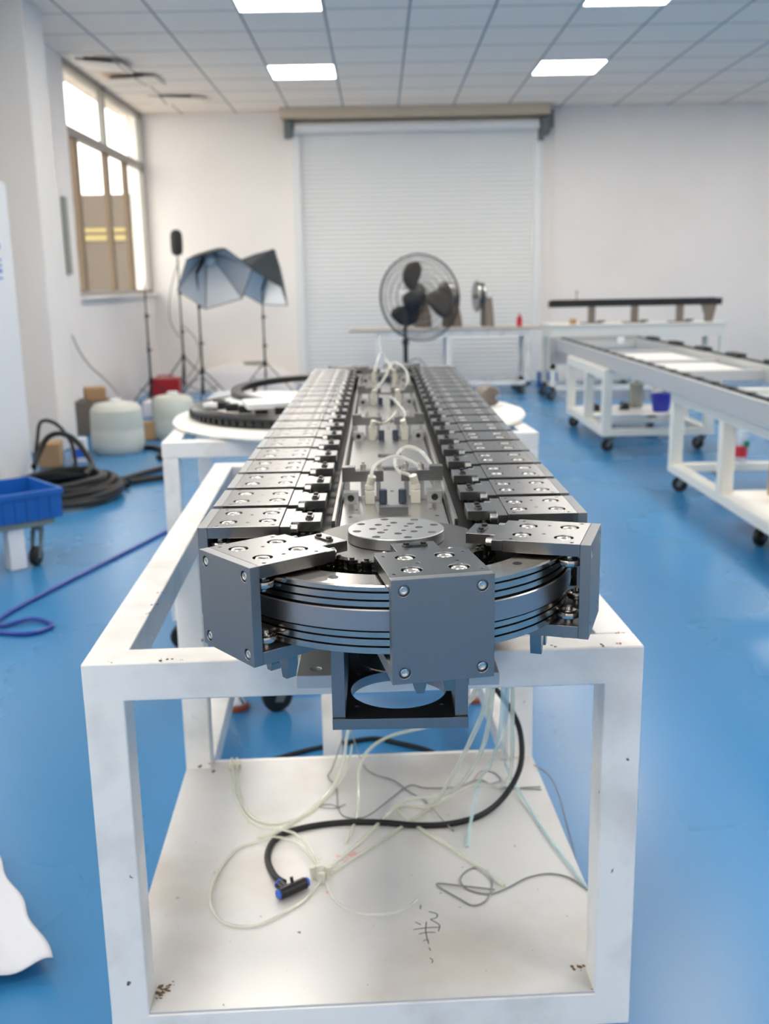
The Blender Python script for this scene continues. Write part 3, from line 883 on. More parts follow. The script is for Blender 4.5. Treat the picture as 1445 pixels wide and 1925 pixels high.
hang([(.135,1.32,.69),(.13,1.4,.55),(.06,1.7,.38),(-.03,1.86,.30),(-.075,1.93,.26),(-.09,1.85,.21),(-.13,1.76,.188),(-.20,1.66,Z0),(-.235,1.645,Z0)], .003, 'tube_clear', 'clear hose passing below the hanging bracket to the left of the shelf')
hang([(.132,1.30,.69),(.125,1.36,.57),(.09,1.6,.42),(.0,1.8,.30),(-.05,1.82,.24),(-.055,1.72,.19),(-.075,1.62,Z0)], .003, 'tube_clear', 'clear hose hanging nearest the bracket and ending mid shelf')
tube_thing('air_hose', [(-.110,1.512,.19),(-.125,1.55,.192),(-.157,1.606,.194),(-.198,1.629,.194),(-.236,1.628,Z0),(-.269,1.60,Z0),(-.287,1.535,Z0),(-.29,1.474,Z0),(-.277,1.423,Z0),(-.249,1.391,Z0),(-.207,1.387,Z0),(-.169,1.415,Z0),(-.135,1.454,Z0),(-.112,1.50,.19)], 0.0024, 'hose_clear', 'clear hose lying in a big loop at the front left of the shelf', 'hose')
tube_thing('air_hose', [(-.316,1.912,.21),(-.314,1.90,.195),(-.298,1.81,Z0),(-.273,1.737,Z0),(-.243,1.688,Z0),(-.201,1.659,.194),(-.16,1.631,.196),(-.128,1.578,.19),(-.112,1.521,.19)], .0026, 'hose_clear', 'clear hose from the back left corner of the shelf to the knot by the tee', 'hose')
tube_thing('air_hose', [(-.306,1.912,.21),(-.304,1.90,.195),(-.285,1.80,Z0),(-.255,1.72,Z0),(-.21,1.69,Z0),(-.15,1.72,Z0),(-.11,1.80,Z0),(-.08,1.88,.20),(-.07,1.92,.23)], .0026, 'hose_clear', 'clear hose curving from the back left corner toward the middle of the shelf', 'hose')
tube_thing('air_hose', [(-.103,1.50,.19),(-.09,1.455,Z0),(-.06,1.42,Z0),(-.02,1.408,Z0),(.02,1.418,Z0),(.045,1.447,Z0)], .002, 'tube_clear', 'thin clear hose end curving in front of the knot', 'hose')
o = tag(MB().box(-.012,.012,-.006,.006,0,.012).build('hose_fitting', 'ivory_plastic', None, .002), 'tan hose fitting at the back left corner of the shelf', 'fitting'); o.location = (-.311,1.915,.205-.02)
# knot of fittings
b = MB()
for dx, dy, h in ((0,0,.026),(.011,.004,.022),(.004,-.009,.018),(-.008,.006,.02)): b.cyl((dx,dy,0),(0.15*dx/.01,0.1,1),.006,h,12,.001)
o = tag(b.build('hose_knot', 'ivory_plastic'), 'ivory cluster of fittings tying the hoses next to the black tee', 'fitting'); o.location = (-.116,1.512,.183)
# black air line with tee
blk = [(-.172,1.489,.194),(-.188,1.512,.190),(-.203,1.55,.1885),(-.209,1.586,.1885),(-.202,1.629,.1885),(-.177,1.658,.1885),(-.125,1.678,.1885),(-.067,1.686,.1885),(-.008,1.682,.1885),(.049,1.671,.1885),(.107,1.672,.1885),(.168,1.698,.1885),(.219,1.745,.20),(.258,1.80,.235),(.262,1.84,.29),(.235,1.84,.35),(.19,1.86,.40),(.12,1.95,.43),(.05,2.02,.42),(-.03,2.0,.38),(-.06,1.96,.34)]
tube_thing('air_line', blk, .0055, 'rubber_black', 'thick black air line curling across the shelf to a push-in tee', 'hose', n=8, seg=12)
t = empty('tee_fitting', (-.157,1.472,.1835)); t.rotation_euler = (0,0,radians(38)); tag(t, 'black push-in tee connector with blue collars on the shelf', 'fitting')
b = MB(); b.cyl((-.024,0,.0105),(1,0,0),.0095,.050,20,.001).cyl((-.010,0,.0105),(0,1,0),.0085,.022,20,.001).cyl((.004,.004,.012),(0,0.3,1),.003,.014,12)
b.build('tee_body', 'gloss_black', t)
for c_, ax, h in (((-.024,0,.0105),(-1,0,0),.004),((.026,0,.0105),(1,0,0),.005),((-.010,.022,.0105),(0,1,0),.004)):
    MB().cyl(c_, ax, .008, h, 20, .001).build('release_collar', 'blue_cap', t)
# grey wires
GW = 'thin grey wires on the shelf'
def wire(pts, lb, r=.0013): tube_thing('wire', pts, r, 'wire_grey', lb, 'wire', GW, n=6, seg=6)
zz = .1848
wire([(.324,1.464,zz),(.299,1.501,zz),(.266,1.514,zz),(.229,1.503,zz),(.195,1.477,zz),(.162,1.46,zz),(.129,1.473,zz),(.118,1.499,zz+.002),(.134,1.53,zz),(.157,1.534,zz),(.17,1.49,zz+.002),(.157,1.446,zz),(.134,1.43,zz),(.114,1.447,zz),(.078,1.49,zz),(.121,1.479,zz+.003),(.172,1.472,zz)], 'grey wire tangled in a small knot at the front right of the shelf', .0015)
wire([(-.072,1.925,.26),(-.05,1.90,.20),(-.029,1.88,zz),(.014,1.848,zz),(.044,1.80,zz),(.073,1.764,zz),(.099,1.685,zz+.006),(.118,1.655,zz)], 'grey wire running from the middle post toward the black air line')
wire([(-.085,1.935,.25),(-.11,1.90,.19),(-.118,1.87,zz),(-.10,1.823,zz),(-.092,1.74,zz),(-.075,1.71,zz),(-.038,1.70,zz+.007),(.007,1.777,zz),(.045,1.828,zz),(.076,1.816,zz),(.138,1.818,zz),(.183,1.845,zz),(.221,1.81,zz),(.30,1.812,zz)], 'grey wire bending back across the rear of the shelf')
wire([(-.09,1.745,zz),(-.11,1.76,zz),(-.13,1.752,zz),(-.10,1.742,zz+.001),(-.08,1.758,zz)], 'short grey wire end twisted left of the rear wire', .001)
wire([(.17,1.84,zz),(.19,1.88,zz),(.215,1.875,zz),(.225,1.84,zz),(.20,1.82,zz+.002),(.24,1.808,zz+.001),(.30,1.80,zz)], 'grey wire in an open loop at the back right of the shelf', .001)
tube_thing('wire', [(.30,1.90,.187),(.33,1.84,.18),(.352,1.78,.10),(.36,1.70,.05),(.365,1.62,.02),(.36,1.55,.003)], .0014, 'wire_grey', 'thin wire hanging over the right edge of the shelf to the floor', 'wire')
tube_thing('floor_cable', [(-.30,2.30,.006),(-.20,2.36,.006),(-.103,2.399,.006),(-.03,2.42,.006),(.033,2.39,.006),(.12,2.33,.006),(.2,2.2,.006)], .006, 'rubber_black', 'black cable lying on the floor behind the shelf', 'cable')

# ---------------------------------------------------------------- round disc and ring parts on the second table
D0 = (-.085, 3.50)
o = MB().lathe([(.56,0),(.605,.004),(.61,.012),(.605,.020),(.58,.022)], 72).build('round_disc', 'white_board', None)
o.location = (D0[0]-.02, D0[1]+.04, ZT+.0005); tag(o, 'large round white disc lying on the second table', 'disc')
t = empty('gear_ring', (-.20, 3.56, ZT+.0235)); tag(t, 'black toothed ring with pale grey plates lying on the white disc', 'ring')
b = MB(); seg = 120
poly = []
b.lathe([(.40,0),(.455,0),(.458,.004),(.458,.030),(.452,.034),(.40,.034),(.40,0)], 96, close=False)
for k in range(90):
    a = 2*pi*k/90; b.beam((.456*cos(a), .456*sin(a), .012), (.464*cos(a), .464*sin(a), .012), .012, .018)
b.build('toothed_ring', 'gloss_black', t)
b = MB(); b.box(-.33,-.10,-.26,.16,.036,.052, Matrix.Rotation(-.35,4,'Z')); b.box(-.30,-.06,-.30,-.14,.052,.072, Matrix.Rotation(.25,4,'Z'))
b.build('plate', 'cabinet_white', t, .003)
b = MB(); b.box(-.12,.22,-.30,-.22,.040,.085, Matrix.Rotation(.35,4,'Z')); b.build('grey_bar', 'aluminium', t, .003)
b = MB()
for k in range(7): a = pi+.25+.2*k; b.box(.36*cos(a)-.02,.36*cos(a)+.02,.36*sin(a)-.014,.36*sin(a)+.014,.034,.058)
b.build('ring_block', 'dark_steel', t, .002)
b = MB()
oo = b.lathe([(.30,0),(.335,0),(.335,.022),(.30,.022),(.30,0)], 80, close=False).build('thin_hoop', 'dark_steel'); oo.location = (-.20, 3.86, ZT+.078); oo.rotation_euler = (radians(3),0,0)
oo.parent = t; oo.location = (0, .12, .055)
for k in range(3):
    a = 2*pi*k/3+.5; MB().cyl((.318*cos(a), .318*sin(a), -.03), (0,0,1), .01, .03, 10).build('hoop_foot', 'brown_grey', oo)
t = MB().cyl((0,0,.035), (-.3,1,0), .035, .09, 24, .004).build('motor', 'brown_grey'); t.location = (.40, 3.62, ZT+.0235); tag(t, 'small dark cylindrical motor lying on the disc right of the machine', 'motor')
MB().cyl((0.01,-.012,.035), (.3,-1,0), .012, .03, 14).build('shaft', 'chrome', t)

# ---------------------------------------------------------------- studio lights in the back left corner
def stand(root, h, m_='matt_black', spread=.34, hub=.34):
    MB().cyl((0,0,.10),(0,0,1),.011,h*.45,14).cyl((0,0,h*.42),(0,0,1),.009,h*.30,14).cyl((0,0,h*.70),(0,0,1),.007,h*.30,12).build('pole', m_, root)
    for z in (h*.45, h*.72):
        MB().cyl((0,0,z),(0,0,1),.016,.04,14,.002).cyl((0,0,z+.02),(1,0,0),.006,.035,10).build('collar', m_, root)
    MB().cyl((0,0,hub-.03),(0,0,1),.02,.06,14).build('hub', m_, root)
    for k in range(3):
        a = 2*pi*k/3+.6
        l = MB(); l.beam((.015*cos(a),.015*sin(a),hub), (spread*cos(a),spread*sin(a),.012), .014, .008); l.beam((.01*cos(a),.01*sin(a),.13),(.5*spread*cos(a),.5*spread*sin(a),.185),.01,.006)
        l.build('leg', m_, root)
        MB().cyl((spread*cos(a),spread*sin(a),0),(0,0,1),.011,.02,12).build('rubber_foot', m_, root)
def softbox(root, apex, axis, R, D, n=8, lamp=True, twist=0.0, bulge=.12):
    """open umbrella shell: black outside, silver inside, ribs and lamp"""
    M = axis_matrix(apex, axis)
    def ringpts(k, frac, off):
        a = 2*pi*k/n+twist
        r = R*(frac**0.8) + off
        return M @ Vector((r*cos(a), r*sin(a), D*frac))
    def shell(name, off, m_):
        b = MB(); rows = []
        steps = (0.06, .3, .55, .8, 1.0)
        for fr_ in steps:
            rows.append([b.bm.verts.new(ringpts(k, fr_, off)) for k in range(n)])
        for r0_, r1_ in zip(rows, rows[1:]):
            for k in range(n): b.bm.faces.new((r0_[k], r0_[(k+1)%n], r1_[(k+1)%n], r1_[k]))
        return b.build(name, m_, root, angle=12)
    shell('outer_cloth', .004, 'black_cloth'); shell('inner_cloth', 0, 'silver_cloth')
    for k in range(n): MB().tube([ringpts(k,.05,-.004), ringpts(k,.5,-.004), ringpts(k,1.0,-.002)], .003, 6).build('rib', 'matt_black', root)
    b = MB()
    b.tube([ringpts(k,1.0,0) for k in range(n)], .005, 6, closed=True, smooth=False)
    b.build('rim', 'matt_black', root)
    b = MB(); b.lathe([(.02,.0),(.028,.006),(.035,.03),(.03,.04)], 20, M); b.build('lamp_socket', 'matt_black', root)
    b = MB(); b.lathe([(.02,.03),(.045,.06),(.055,.10),(.045,.14),(0,.16)], 20, M); b.build('bulb', 'cabinet_white', root)
t = empty('softbox_light', (-1.745, 10.08, 0)); tag(t, 'left softbox studio light on a black stand, its silver inside facing the room', 'studio light')
stand(t, 1.30)
softbox(t, (0.10, .12, 1.47), (.24, -.70, -.62), .37, .40, 6, twist=.35)
MB().beam((0,0,1.28), (.10,.12,1.47), .02, .02).build('tilt_bracket', 'matt_black', t)
t = empty('softbox_light', (-1.215, 10.9, 0)); tag(t, 'right softbox studio light tipped down, dark outside turned to the roller door', 'studio light')
stand(t, 1.12)
softbox(t, (0.13, .10, 1.51), (-.38, -.42, -.78), .38, .46, 6, twist=.45)
MB().beam((0,0,1.10), (.13,.10,1.49), .02, .02).build('tilt_bracket', 'matt_black', t)
t = empty('speaker_stand', (-2.08, 10.9, 0)); tag(t, 'tall black tripod stand carrying a dark round-headed device', 'stand')
stand(t, 1.48, spread=.38, hub=.42)
MB().lathe([(.03,0),(.055,.02),(.062,.06),(.062,.20),(.05,.24),(.02,.26)], 24, Matrix.Translation((0,0,1.47))).build('head', 'matt_black', t)
MB().tube([(0.01,0,1.42),(-.10,0.02,1.1),(-.12,0.02,.8),(-.02,0,.62)], .004, 8).tube([(0.02,0,.75),(.14,0.02,.6),(.16,.02,.4),(.03,0,.2)], .004, 8).build('cable', 'matt_black', t)
t = empty('light_stand', (-2.22, 9.9, 0)); tag(t, 'bare thin light stand leaning between the window and the red box', 'stand')
stand(t, 1.20, spread=.28, hub=.26)
t.rotation_euler = (0, 0, 0)
MB().cyl((0,0,1.18),(0,0,1),.009,.05,12).build('spigot', 'chrome', t)

# ---------------------------------------------------------------- pedestal fan
t = empty('pedestal_fan', (.235, 9.0, 0)); tag(t, 'large black pedestal fan with a round wire cage standing before the roller door', 'fan')
MB().lathe([(.24,0),(.25,.01),(.24,.03),(.05,.05),(.03,.09)], 40).build('base', 'matt_black', t)
MB().cyl((0,0,.06),(0,0,1),.021,.60,18).cyl((0,0,.6),(0,0,1),.015,.42,16).cyl((0,0,.62),(0,0,1),.03,.05,16,.004).build('pole', 'matt_black', t)
FC = Vector((.130, .12, 1.02)); ax = Vector((.42, .90, .06)).normalized()
M = axis_matrix(FC, ax)
MB().lathe([(.03,-.24),(.065,-.22),(.075,-.18),(.075,-.09),(.05,-.075)], 28, M).lathe([(.0,.0),(.02,-.01)], 8, M, close=False).build('motor_housing', 'matt_black', t)
MB().box(-.05,.05,-.045,.02,1.045,1.085).build('motor_highlight', 'foam_white', t, .01)  # pale pinkish box stands in for the highlight on the motor housing
MB().beam((0,0,.98), tuple(FC-ax*.15), .05, .05).build('yoke', 'matt_black', t)
Rf = .375
b = MB()
for rr, z in ((Rf,0.0),(Rf,-.012)): b.tube([M @ Vector((rr*cos(2*pi*k/48), rr*sin(2*pi*k/48), z)) for k in range(48)], .006, 6, closed=True, smooth=False)
for side in (-1, 1):
    for fr_ in (.18,.34,.5,.66,.82,.93):
        z = side*.085*math.sqrt(max(0, 1-fr_**3))
        b.tube([M @ Vector((Rf*fr_*cos(2*pi*k/40), Rf*fr_*sin(2*pi*k/40), z)) for k in range(40)], .0021, 4, closed=True, smooth=False)
    for k in range(54):
        a = 2*pi*k/54
        b.tube([M @ Vector((Rf*f*cos(a), Rf*f*sin(a), side*.085*math.sqrt(max(0,1-f**3)))) for f in (.15,.4,.65,.85,.95,1.0)], .0017, 4, smooth=False)
b.build('wire_cage', 'matt_black', t)
b = MB(); b.lathe([(.055,-.03),(.06,.0),(.05,.04),(0,.05)], 24, M); b.build('blade_hub', 'matt_black', t)
for k in range(3):
    a0 = 2*pi*k/3+.63
    b = MB(); rows = []
    for i in range(9):
        f = i/8; r = .045+(.315-.045)*f
        w_ = .35+.62*sin(pi*min(1,f*.95+.05))**.7
        row = []
        for j in range(5):
            u = j/4-.5; aa = a0 + f*.45 + u*w_*1.1
            row.append(b.bm.verts.new(M @ Vector((r*cos(aa), r*sin(aa), -.035*u*2*(1-f*.4)))))
        rows.append(row)
    for p, q in zip(rows, rows[1:]):
        for j in range(4): b.bm.faces.new((p[j], p[j+1], q[j+1], q[j]))
    o = b.build('blade', 'blade_black', t); s_ = o.modifiers.new('thick','SOLIDIFY'); s_.thickness = .003
MB().tube([(0,-.03,.45),(.10,-.05,.50),(.2,-.02,.40),(.3,.1,.2),(.35,.3,.005)], .004, 8).build('cord', 'matt_black', t)

# ---------------------------------------------------------------- bench in front of the roller door
BN = empty('work_bench', (-.30, 10.5, 0)); tag(BN, 'long narrow white bench with a beige top in front of the roller door', 'bench')
MB().box(0, 1.98, 0, .6, .665, .69).build('bench_top', 'bench_top', BN, .003)
b = MB(); b.box(.27,1.86,.02,.07,.60,.665).box(.27,1.86,.53,.58,.60,.665).box(.27,.32,.07,.53,.60,.665).box(1.81,1.86,.07,.53,.60,.665)
b.build('apron', 'white_paint', BN, .003)
for x in (.295, 1.02, 1.835):
    for y in (.045, .555): post(BN, x, y, .10, .60, .05)
b = MB(); b.box(.27,1.86,.02,.07,.10,.14).box(.27,1.86,.53,.58,.10,.14); b.build('lower_rail', 'white_paint', BN, .003)
for x in (.30, 1.80):
    for y in (.06, .54): caster(BN, x, y, .10)
def disc_unit(x, y, lb, rz):
    t = empty('disc_machine', (x, y, .6905), rz); tag(t, lb, 'machine', 'disc machines on the bench')
    M2 = Matrix(((0,0,1,0),(1,0,0,0),(0,1,0,0),(0,0,0,1)))
    MB().prism([(-.12,0),(.12,0),(.12,.17),(.05,.26),(-.02,.30),(-.10,.10)], -.0, .09, M2).build('body', 'brown_grey', t, .006)
    b = MB()
    for xx, r in ((-.03,.14),(-.085,.16)): b.lathe([(.03,-.016),(r-.01,-.016),(r,-.008),(r,.008),(r-.01,.016),(.03,.016)], 40, Matrix(((0,0,1,xx),(1,0,0,-.05),(0,1,0,.31),(0,0,0,1))))
    b.build('disc', 'plate_steel', t)
    MB().cyl((-.12,-.05,.31),(1,0,0),.025,.14,20).build('spindle', 'brown_grey', t)
    return t
disc_unit(1.10, 10.8, 'brown wedge-shaped machine with shiny vertical discs, right of the fan cage', .16)
disc_unit(.74, 10.8, 'brown wedge-shaped machine with vertical discs seen through the fan cage edge', 0.6)
disc_unit(.43, 10.82, 'brown wedge-shaped machine seen behind the fan blades', 0.5)
def bottle(x, y, z, lb, h=.21, r=.032, cap='red_plastic', body='bottle_clear', label='red_label', green=False):
    t = empty('bottle', (x, y, z)); tag(t, lb, 'bottle')
    MB().lathe([(r*.9,0),(r,.006),(r,h*.6),(r*.85,h*.72),(r*.38,h*.88),(r*.36,h*.93)], 28).build('bottle_body', body, t)
    MB().lathe([(r*.42,h*.93),(r*.42,h),(r*.36,h*1.005)], 20).build('cap', cap, t)
    MB().lathe([(r*1.01,h*.12),(r*1.015,h*.14),(r*1.015,h*.36),(r*1.01,h*.38)], 28, close=False).build('bottle_label', label, t)
    if green: MB().box(.002, r*1.03, -r*1.03, -r*.3, h*.36, h*.5).build('green_patch', 'green_label', t, .003)
bottle(1.455, 10.62, .6905, 'small red bottle on the right end of the long bench', h=.125, r=.03, body='red_plastic')
o = MB().box(-.10,.10,-.10,.10,0,.16).build('storage_box', 'blue_plastic', None, .006); o.location = (1.86, 11.3, 0); tag(o, 'blue box on the floor against the back wall right of the roller door', 'box')

# ---------------------------------------------------------------- right side: two trolleys carrying a long frame
def trolley(name, x0, x1, y0, y1, zt, legs_y, lb, shelf=None, rz=0.0):
    t = empty(name, (x0, y0, 0), rz); tag(t, lb, 'table')
    w, l, q = x1-x0, y1-y0, .064
    b = MB(); b.box(0,w,0,q,zt-q,zt).box(0,w,l-q,l,zt-q,zt).box(0,q,q,l-q,zt-q,zt).box(w-q,w,q,l-q,zt-q,zt)
    b.build('top_frame', 'cream_paint', t, .003)
    b = MB(); b.box(0,w,0,q,.11,.155).box(0,w,l-q,l,.11,.155).box(0,q,q,l-q,.11,.155).box(w-q,w,q,l-q,.11,.155)
    for ly in legs_y[1:-1]: b.box(q,w-q,ly-.02,ly+.02,.112,.150)
    b.build('lower_frame', 'cream_paint', t, .003)
    for ly in legs_y:
        post(t, q/2, ly, .155, zt-q, q-.002, 'cream_paint'); post(t, w-q/2, ly, .155, zt-q, q-.002, 'cream_paint')
    if shelf: MB().box(.001, w-.001, shelf[0], shelf[1], .156, .160).build('shelf', 'white_board', t)
    for x in (.08, w-.06):
        for y in (.07, l-.07): caster(t, x, y, .11, random.uniform(-1,1), .042)
    if l > 2: caster(t, .09, l-1.22, .11, .6, .042); caster(t, .27, l-.06, .11, 2.6, .042)
    return t
trolley('trolley', 1.585, 2.30, 2.9, 5.52, .56, [.032, .9, 1.78, 2.588], 'cream painted steel trolley at the right edge of the picture', shelf=(.8, 1.81))
trolley('trolley', 1.50, 2.26, 6.80, 8.15, .56, [.032, .62, 1.318], 'farther cream steel trolley behind the right-edge one', shelf=(.70, 1.32))
F = empty('long_frame', (1.53, 2.7, .5605)); tag(F, 'long silver aluminium frame with black rails resting on the two trolleys', 'frame')
LF = 6.1
for x, nm in ((0, 'side_beam'), (.66, 'side_beam')):
    MB().box(x, x+.055, 0, LF, 0, .10).build(nm, 'frame_aluminium', F, .002)
for x0, x1 in ((.02,.042),(.672,.70)): MB().box(x0,x1,.05,LF-.05,.10,.112).build('rail', 'dark_steel', F)
for k in range(26):
    y = .15+k*.23; MB().box(.018,.045,y,y+.04,.1005,.1155).build('rail_block', 'matt_black', F)
for k in range(9):
    y = .3+k*.65; MB().box(.665,.72,y,y+.22,.098,.128).build('rail_block', 'matt_black', F)
for y in (0, .55, 1.8, 3.1, 3.9, 4.9, LF-.06): MB().box(.055,.66,y,y+.06,.01,.07).build('cross_beam', 'frame_aluminium', F, .002)
for y0, y1 in ((3.25,3.85),(4.05,4.80)): MB().box(.09,.62,y0,y1,.05,.056).build('panel', 'white_board', F)
b = MB(); b.box(-.06,.72,LF,LF+.05,-.12,.115); b.build('end_plate', 'aluminium', F, .002)
MB().lathe([(.03,0),(.03,.045),(.02,.05)],20,Matrix.Translation((.48,LF-.3,.07))).build('knob', 'cabinet_white', F)
# things on the trolley shelves
o = MB().lathe([(.058,0),(.062,.005),(.078,.125),(.082,.128),(.082,.134),(.076,.134),(.072,.120),(.056,.008),(0,.008)], 36).build('bucket', 'blue_bucket'); o.location = (2.14, 7.70, .1605); tag(o, 'royal blue plastic bucket on the farther trolley', 'bucket')
o = MB().cyl((0,0,0),(0,0,1),.055,.19,28,.008).cyl((0,0,.19),(0,0,1),.02,.02,14).build('canister', 'gauge_grey'); o.location = (2.02, 7.98, .1605); tag(o, 'grey cylindrical canister beside the blue bucket', 'canister')
bottle(2.19, 8.02, .1605, 'white bottle behind the blue bucket on the farther trolley', h=.27, r=.03, cap='cream_paint', body='cream_paint', label='cream_paint')
for x, y, lb in ((1.66, 7.78, 'black motor block on the left of the farther trolley'), (1.90, 7.85, 'black motor block in the middle of the farther trolley')):
    t = MB().cyl((0,-.04,.03),(0,1,0),.03,.08,20,.003).box(-.035,.035,-.02,.05,0,.012).build('motor_block', 'gloss_black'); t.location = (x, y, .1605); tag(t, lb, 'motor')
bottle(1.98, 5.50, .1555, 'clear plastic bottle with red cap and red-green label behind the near trolley leg', h=.24, r=.034, green=True)
o = MB().box(-.11,.11,-.12,.12,0,.21).build('cardboard_box', 'tan_card', None, .004); o.location = (1.90, 4.48, .1605); tag(o, 'brown cardboard box cut by the right edge of the picture', 'box')

# back bench with the black beam
t = empty('back_bench', (1.64, 9.85, 0)); tag(t, 'white bench along the back wall under the black beam', 'bench')
MB().box(0, 1.72, 0, .6, .715, .73).build('bench_top', 'cream_paint', t, .002)
b = MB(); b.box(.02,1.70,.02,.05,.60,.715).box(.02,1.70,.55,.58,.60,.715).box(.02,.05,.05,.55,.60,.715).box(1.67,1.70,.05,.55,.60,.715); b.build('apron', 'cream_paint', t, .002)
for x in (.045, .85, 1.675):
    for y in (.045, .555): post(t, x, y, .10, .60, .05, 'cream_paint')
b = MB(); b.box(.02,1.70,.02,.07,.30,.42); b.box(.02,1.70,.02,.07,.10,.14).box(.02,1.70,.53,.58,.10,.14); b.build('lower_rail', 'cream_paint', t, .003)
for x in (.06, 1.66):
    for y in (.06,.54): caster(t, x, y, .10)
t = empty('linear_axis', (1.66, 10.05, .7305)); tag(t, 'long black beam on grey pedestals standing on the back bench', 'beam')
MB().box(0, 1.68, -.03, .05, .160, .225).build('beam', 'gloss_black', t, .002)
MB().box(.03,1.62,-.02,.04,.2251,.231).build('beam_rail', 'dark_steel', t)
for k, x in enumerate((.42, .84, 1.28)):
    b = MB(); b.box(x-.03,x+.03,-.03,.04,.012,.165).box(x-.11,x+.09,-.05,.06,0,.012); b.build('pedestal', 'brown_grey', t, .002)
    MB().box(x+.05,x+.12,-.06,.0,.012,.028).build('clamp_block', 'gloss_black', t)
b = MB(); b.prism([(-.07,.165),(.07,.165),(.04,.03),(.03,-.0),(-.03,-.0),(-.03,.06)], -.03, .04, Matrix(((1,0,0,1.56),(0,0,1,0),(0,1,0,0),(0,0,0,1)))); b.build('end_bracket', 'brown_grey', t)
MB().cyl((.27,0,.230),(0,0,1),.005,.08,8).cyl((.27,0,.30),(0,0,1),.012,.012,10).build('pin', 'brown_grey', t)
o = MB().box(-.03,.03,-.03,.03,0,.05).build('carton', 'tan_card', None, .003); o.location = (1.88, 9.95, .7305); tag(o, 'tiny orange-brown carton at the left end of the back bench', 'box')
o = MB().box(-.035,.035,-.004,.004,-.14,0).build('hanging_tag', 'tan_card', None, .001); o.location = (2.02, 9.86, .60); tag(o, 'orange-brown tag hanging on the front of the back bench', 'tag')

# ---------------------------------------------------------------- left side clutter
t = empty('white_cabinet', (-2.56, 5.55, 0)); tag(t, 'tall white cabinet at the left edge of the picture', 'cabinet')
MB().box(0, .437, 0, .53, .02, 1.75).build('body', 'cabinet_white', t, .006)
MB().box(.4375, .447, .01, .52, .05, 1.74).build('door', 'cabinet_white', t, .003)
MB().box(.02,.42,.01,.04,0,.02).box(.02,.42,.49,.52,0,.02).build('foot', 'grey_bracket', t)
MB().box(-.0,.44,-.006,-.0,.63,.64).box(0,.44,-.006,0,1.50,1.51).build('door_seam', 'grey_bracket', t)
b = MB()
for z, h in ((1.375,.03),(1.31,.012),(1.28,.012),(1.245,.02),(1.21,.01)): b.box(.4475,.449,.27,.33,z,z+h)
b.build('sticker', 'blue_cap', t); tag(bpy.data.objects['sticker'], 'small blue marks')
MB().box(.05,.40,.05,.48,1.751,1.775).build('lid', 'guide_paint', t, .004)
# crate on dolly
t = empty('crate', (-1.667, 4.20, .205), radians(40)); tag(t, 'blue plastic crate at the left edge standing on a low dolly', 'crate')
def crate_mesh(w, l, h, th):
    b = MB(); b.box(-w,w,-l,l,0,th).box(-w,w,-l,-l+th,th,h).box(-w,w,l-th,l,th,h).box(-w,-w+th,-l+th,l-th,th,h).box(w-th,w,-l+th,l-th,th,h)
    b.box(-w-.008,w+.008,-l-.008,-l,h-.025,h).box(-w-.008,w+.008,l,l+.008,h-.025,h).box(-w-.008,-w,-l,l,h-.025,h).box(w,w+.008,-l,l,h-.025,h)
    for k in range(9):
        x = -w+.05+k*(2*w-.1)/8; b.box(x-.004,x+.004,-l-.006,-l,.0,h-.025)
    for k in range(6):
        y = -l+.05+k*(2*l-.1)/5; b.box(w,w+.006,y-.004,y+.004,0,h-.025)
    return b
crate_mesh(.25,.18,.125,.006).build('crate_shell', 'blue_plastic', t, .002)
t = empty('dolly', (-1.667, 4.20, 0), radians(40)); tag(t, 'low metal dolly on casters beneath the blue crate', 'dolly')
b = MB(); b.box(-.22,.22,-.16,-.13,.175,.204).box(-.22,.22,.13,.16,.175,.204).box(-.22,-.19,-.13,.13,.175,.204).box(.19,.22,-.13,.13,.175,.204); b.build('dolly_frame', 'gauge_grey', t, .003)
for x in (-.17,.16):
    for y in (-.11,.12): caster(t, x, y, .175, .7)
b = MB(); b.box(.02,.09,-.15,-.08,.0,.174); b.build('support_block', 'guide_paint', t, .004)
# black hose coil
pts = []
for k in range(int(6.2*16)):
    a = 2*pi*k/16+.5; r = .36-.022*(k/16)+.02*sin(k*.7)
    pts.append((r*cos(a)*1.0, r*sin(a)*1.15, .022+.016*(k/16)+.006*sin(k*1.3)))
o = MB(); o.tube(pts, .019, 8, n=3); o = o.build('hose_coil', 'rubber_black'); o.location = (-1.80, 5.62, 0); tag(o, 'thick black hose coiled in a pile on the floor beside the cabinet', 'hose')
tube_thing('black_hose', [(-2.03,5.85,.14),(-2.04,6.0,.20),(-2.0,6.05,.28),(-1.92,6.05,.305),(-1.82,6.0,.27),(-1.745,5.95,.19),(-1.69,5.85,.14),(-1.66,5.6,.13)], .017, 'rubber_black', 'black hose rising in an upright arch above the coil', 'hose')
tube_thing('black_hose', [(-1.62,5.9,.02),(-1.5,6.2,.02),(-1.40,6.45,.02),(-1.43,6.75,.02),(-1.52,6.85,.02),(-1.50,7.0,.02),(-1.62,7.25,.02),(-1.80,7.30,.02)], .019, 'rubber_black', 'black hose tail winding toward the white drum', 'hose')
tube_thing('black_hose', [(-1.50,5.95,.02),(-1.42,6.02,.02),(-1.33,6.08,.02),(-1.26,6.10,.02)], .019, 'rubber_black', 'short straight end of black hose pointing at the second table', 'hose')
tube_thing('black_hose', [(-2.22,6.4,.02),(-2.2,6.45,.2),(-2.18,6.5,.32),(-2.08,6.5,.30),(-1.98,6.45,.18),(-1.95,6.4,.02)], .012, 'rubber_black', 'thin black hose bent in an arch right beside the cabinet', 'hose')
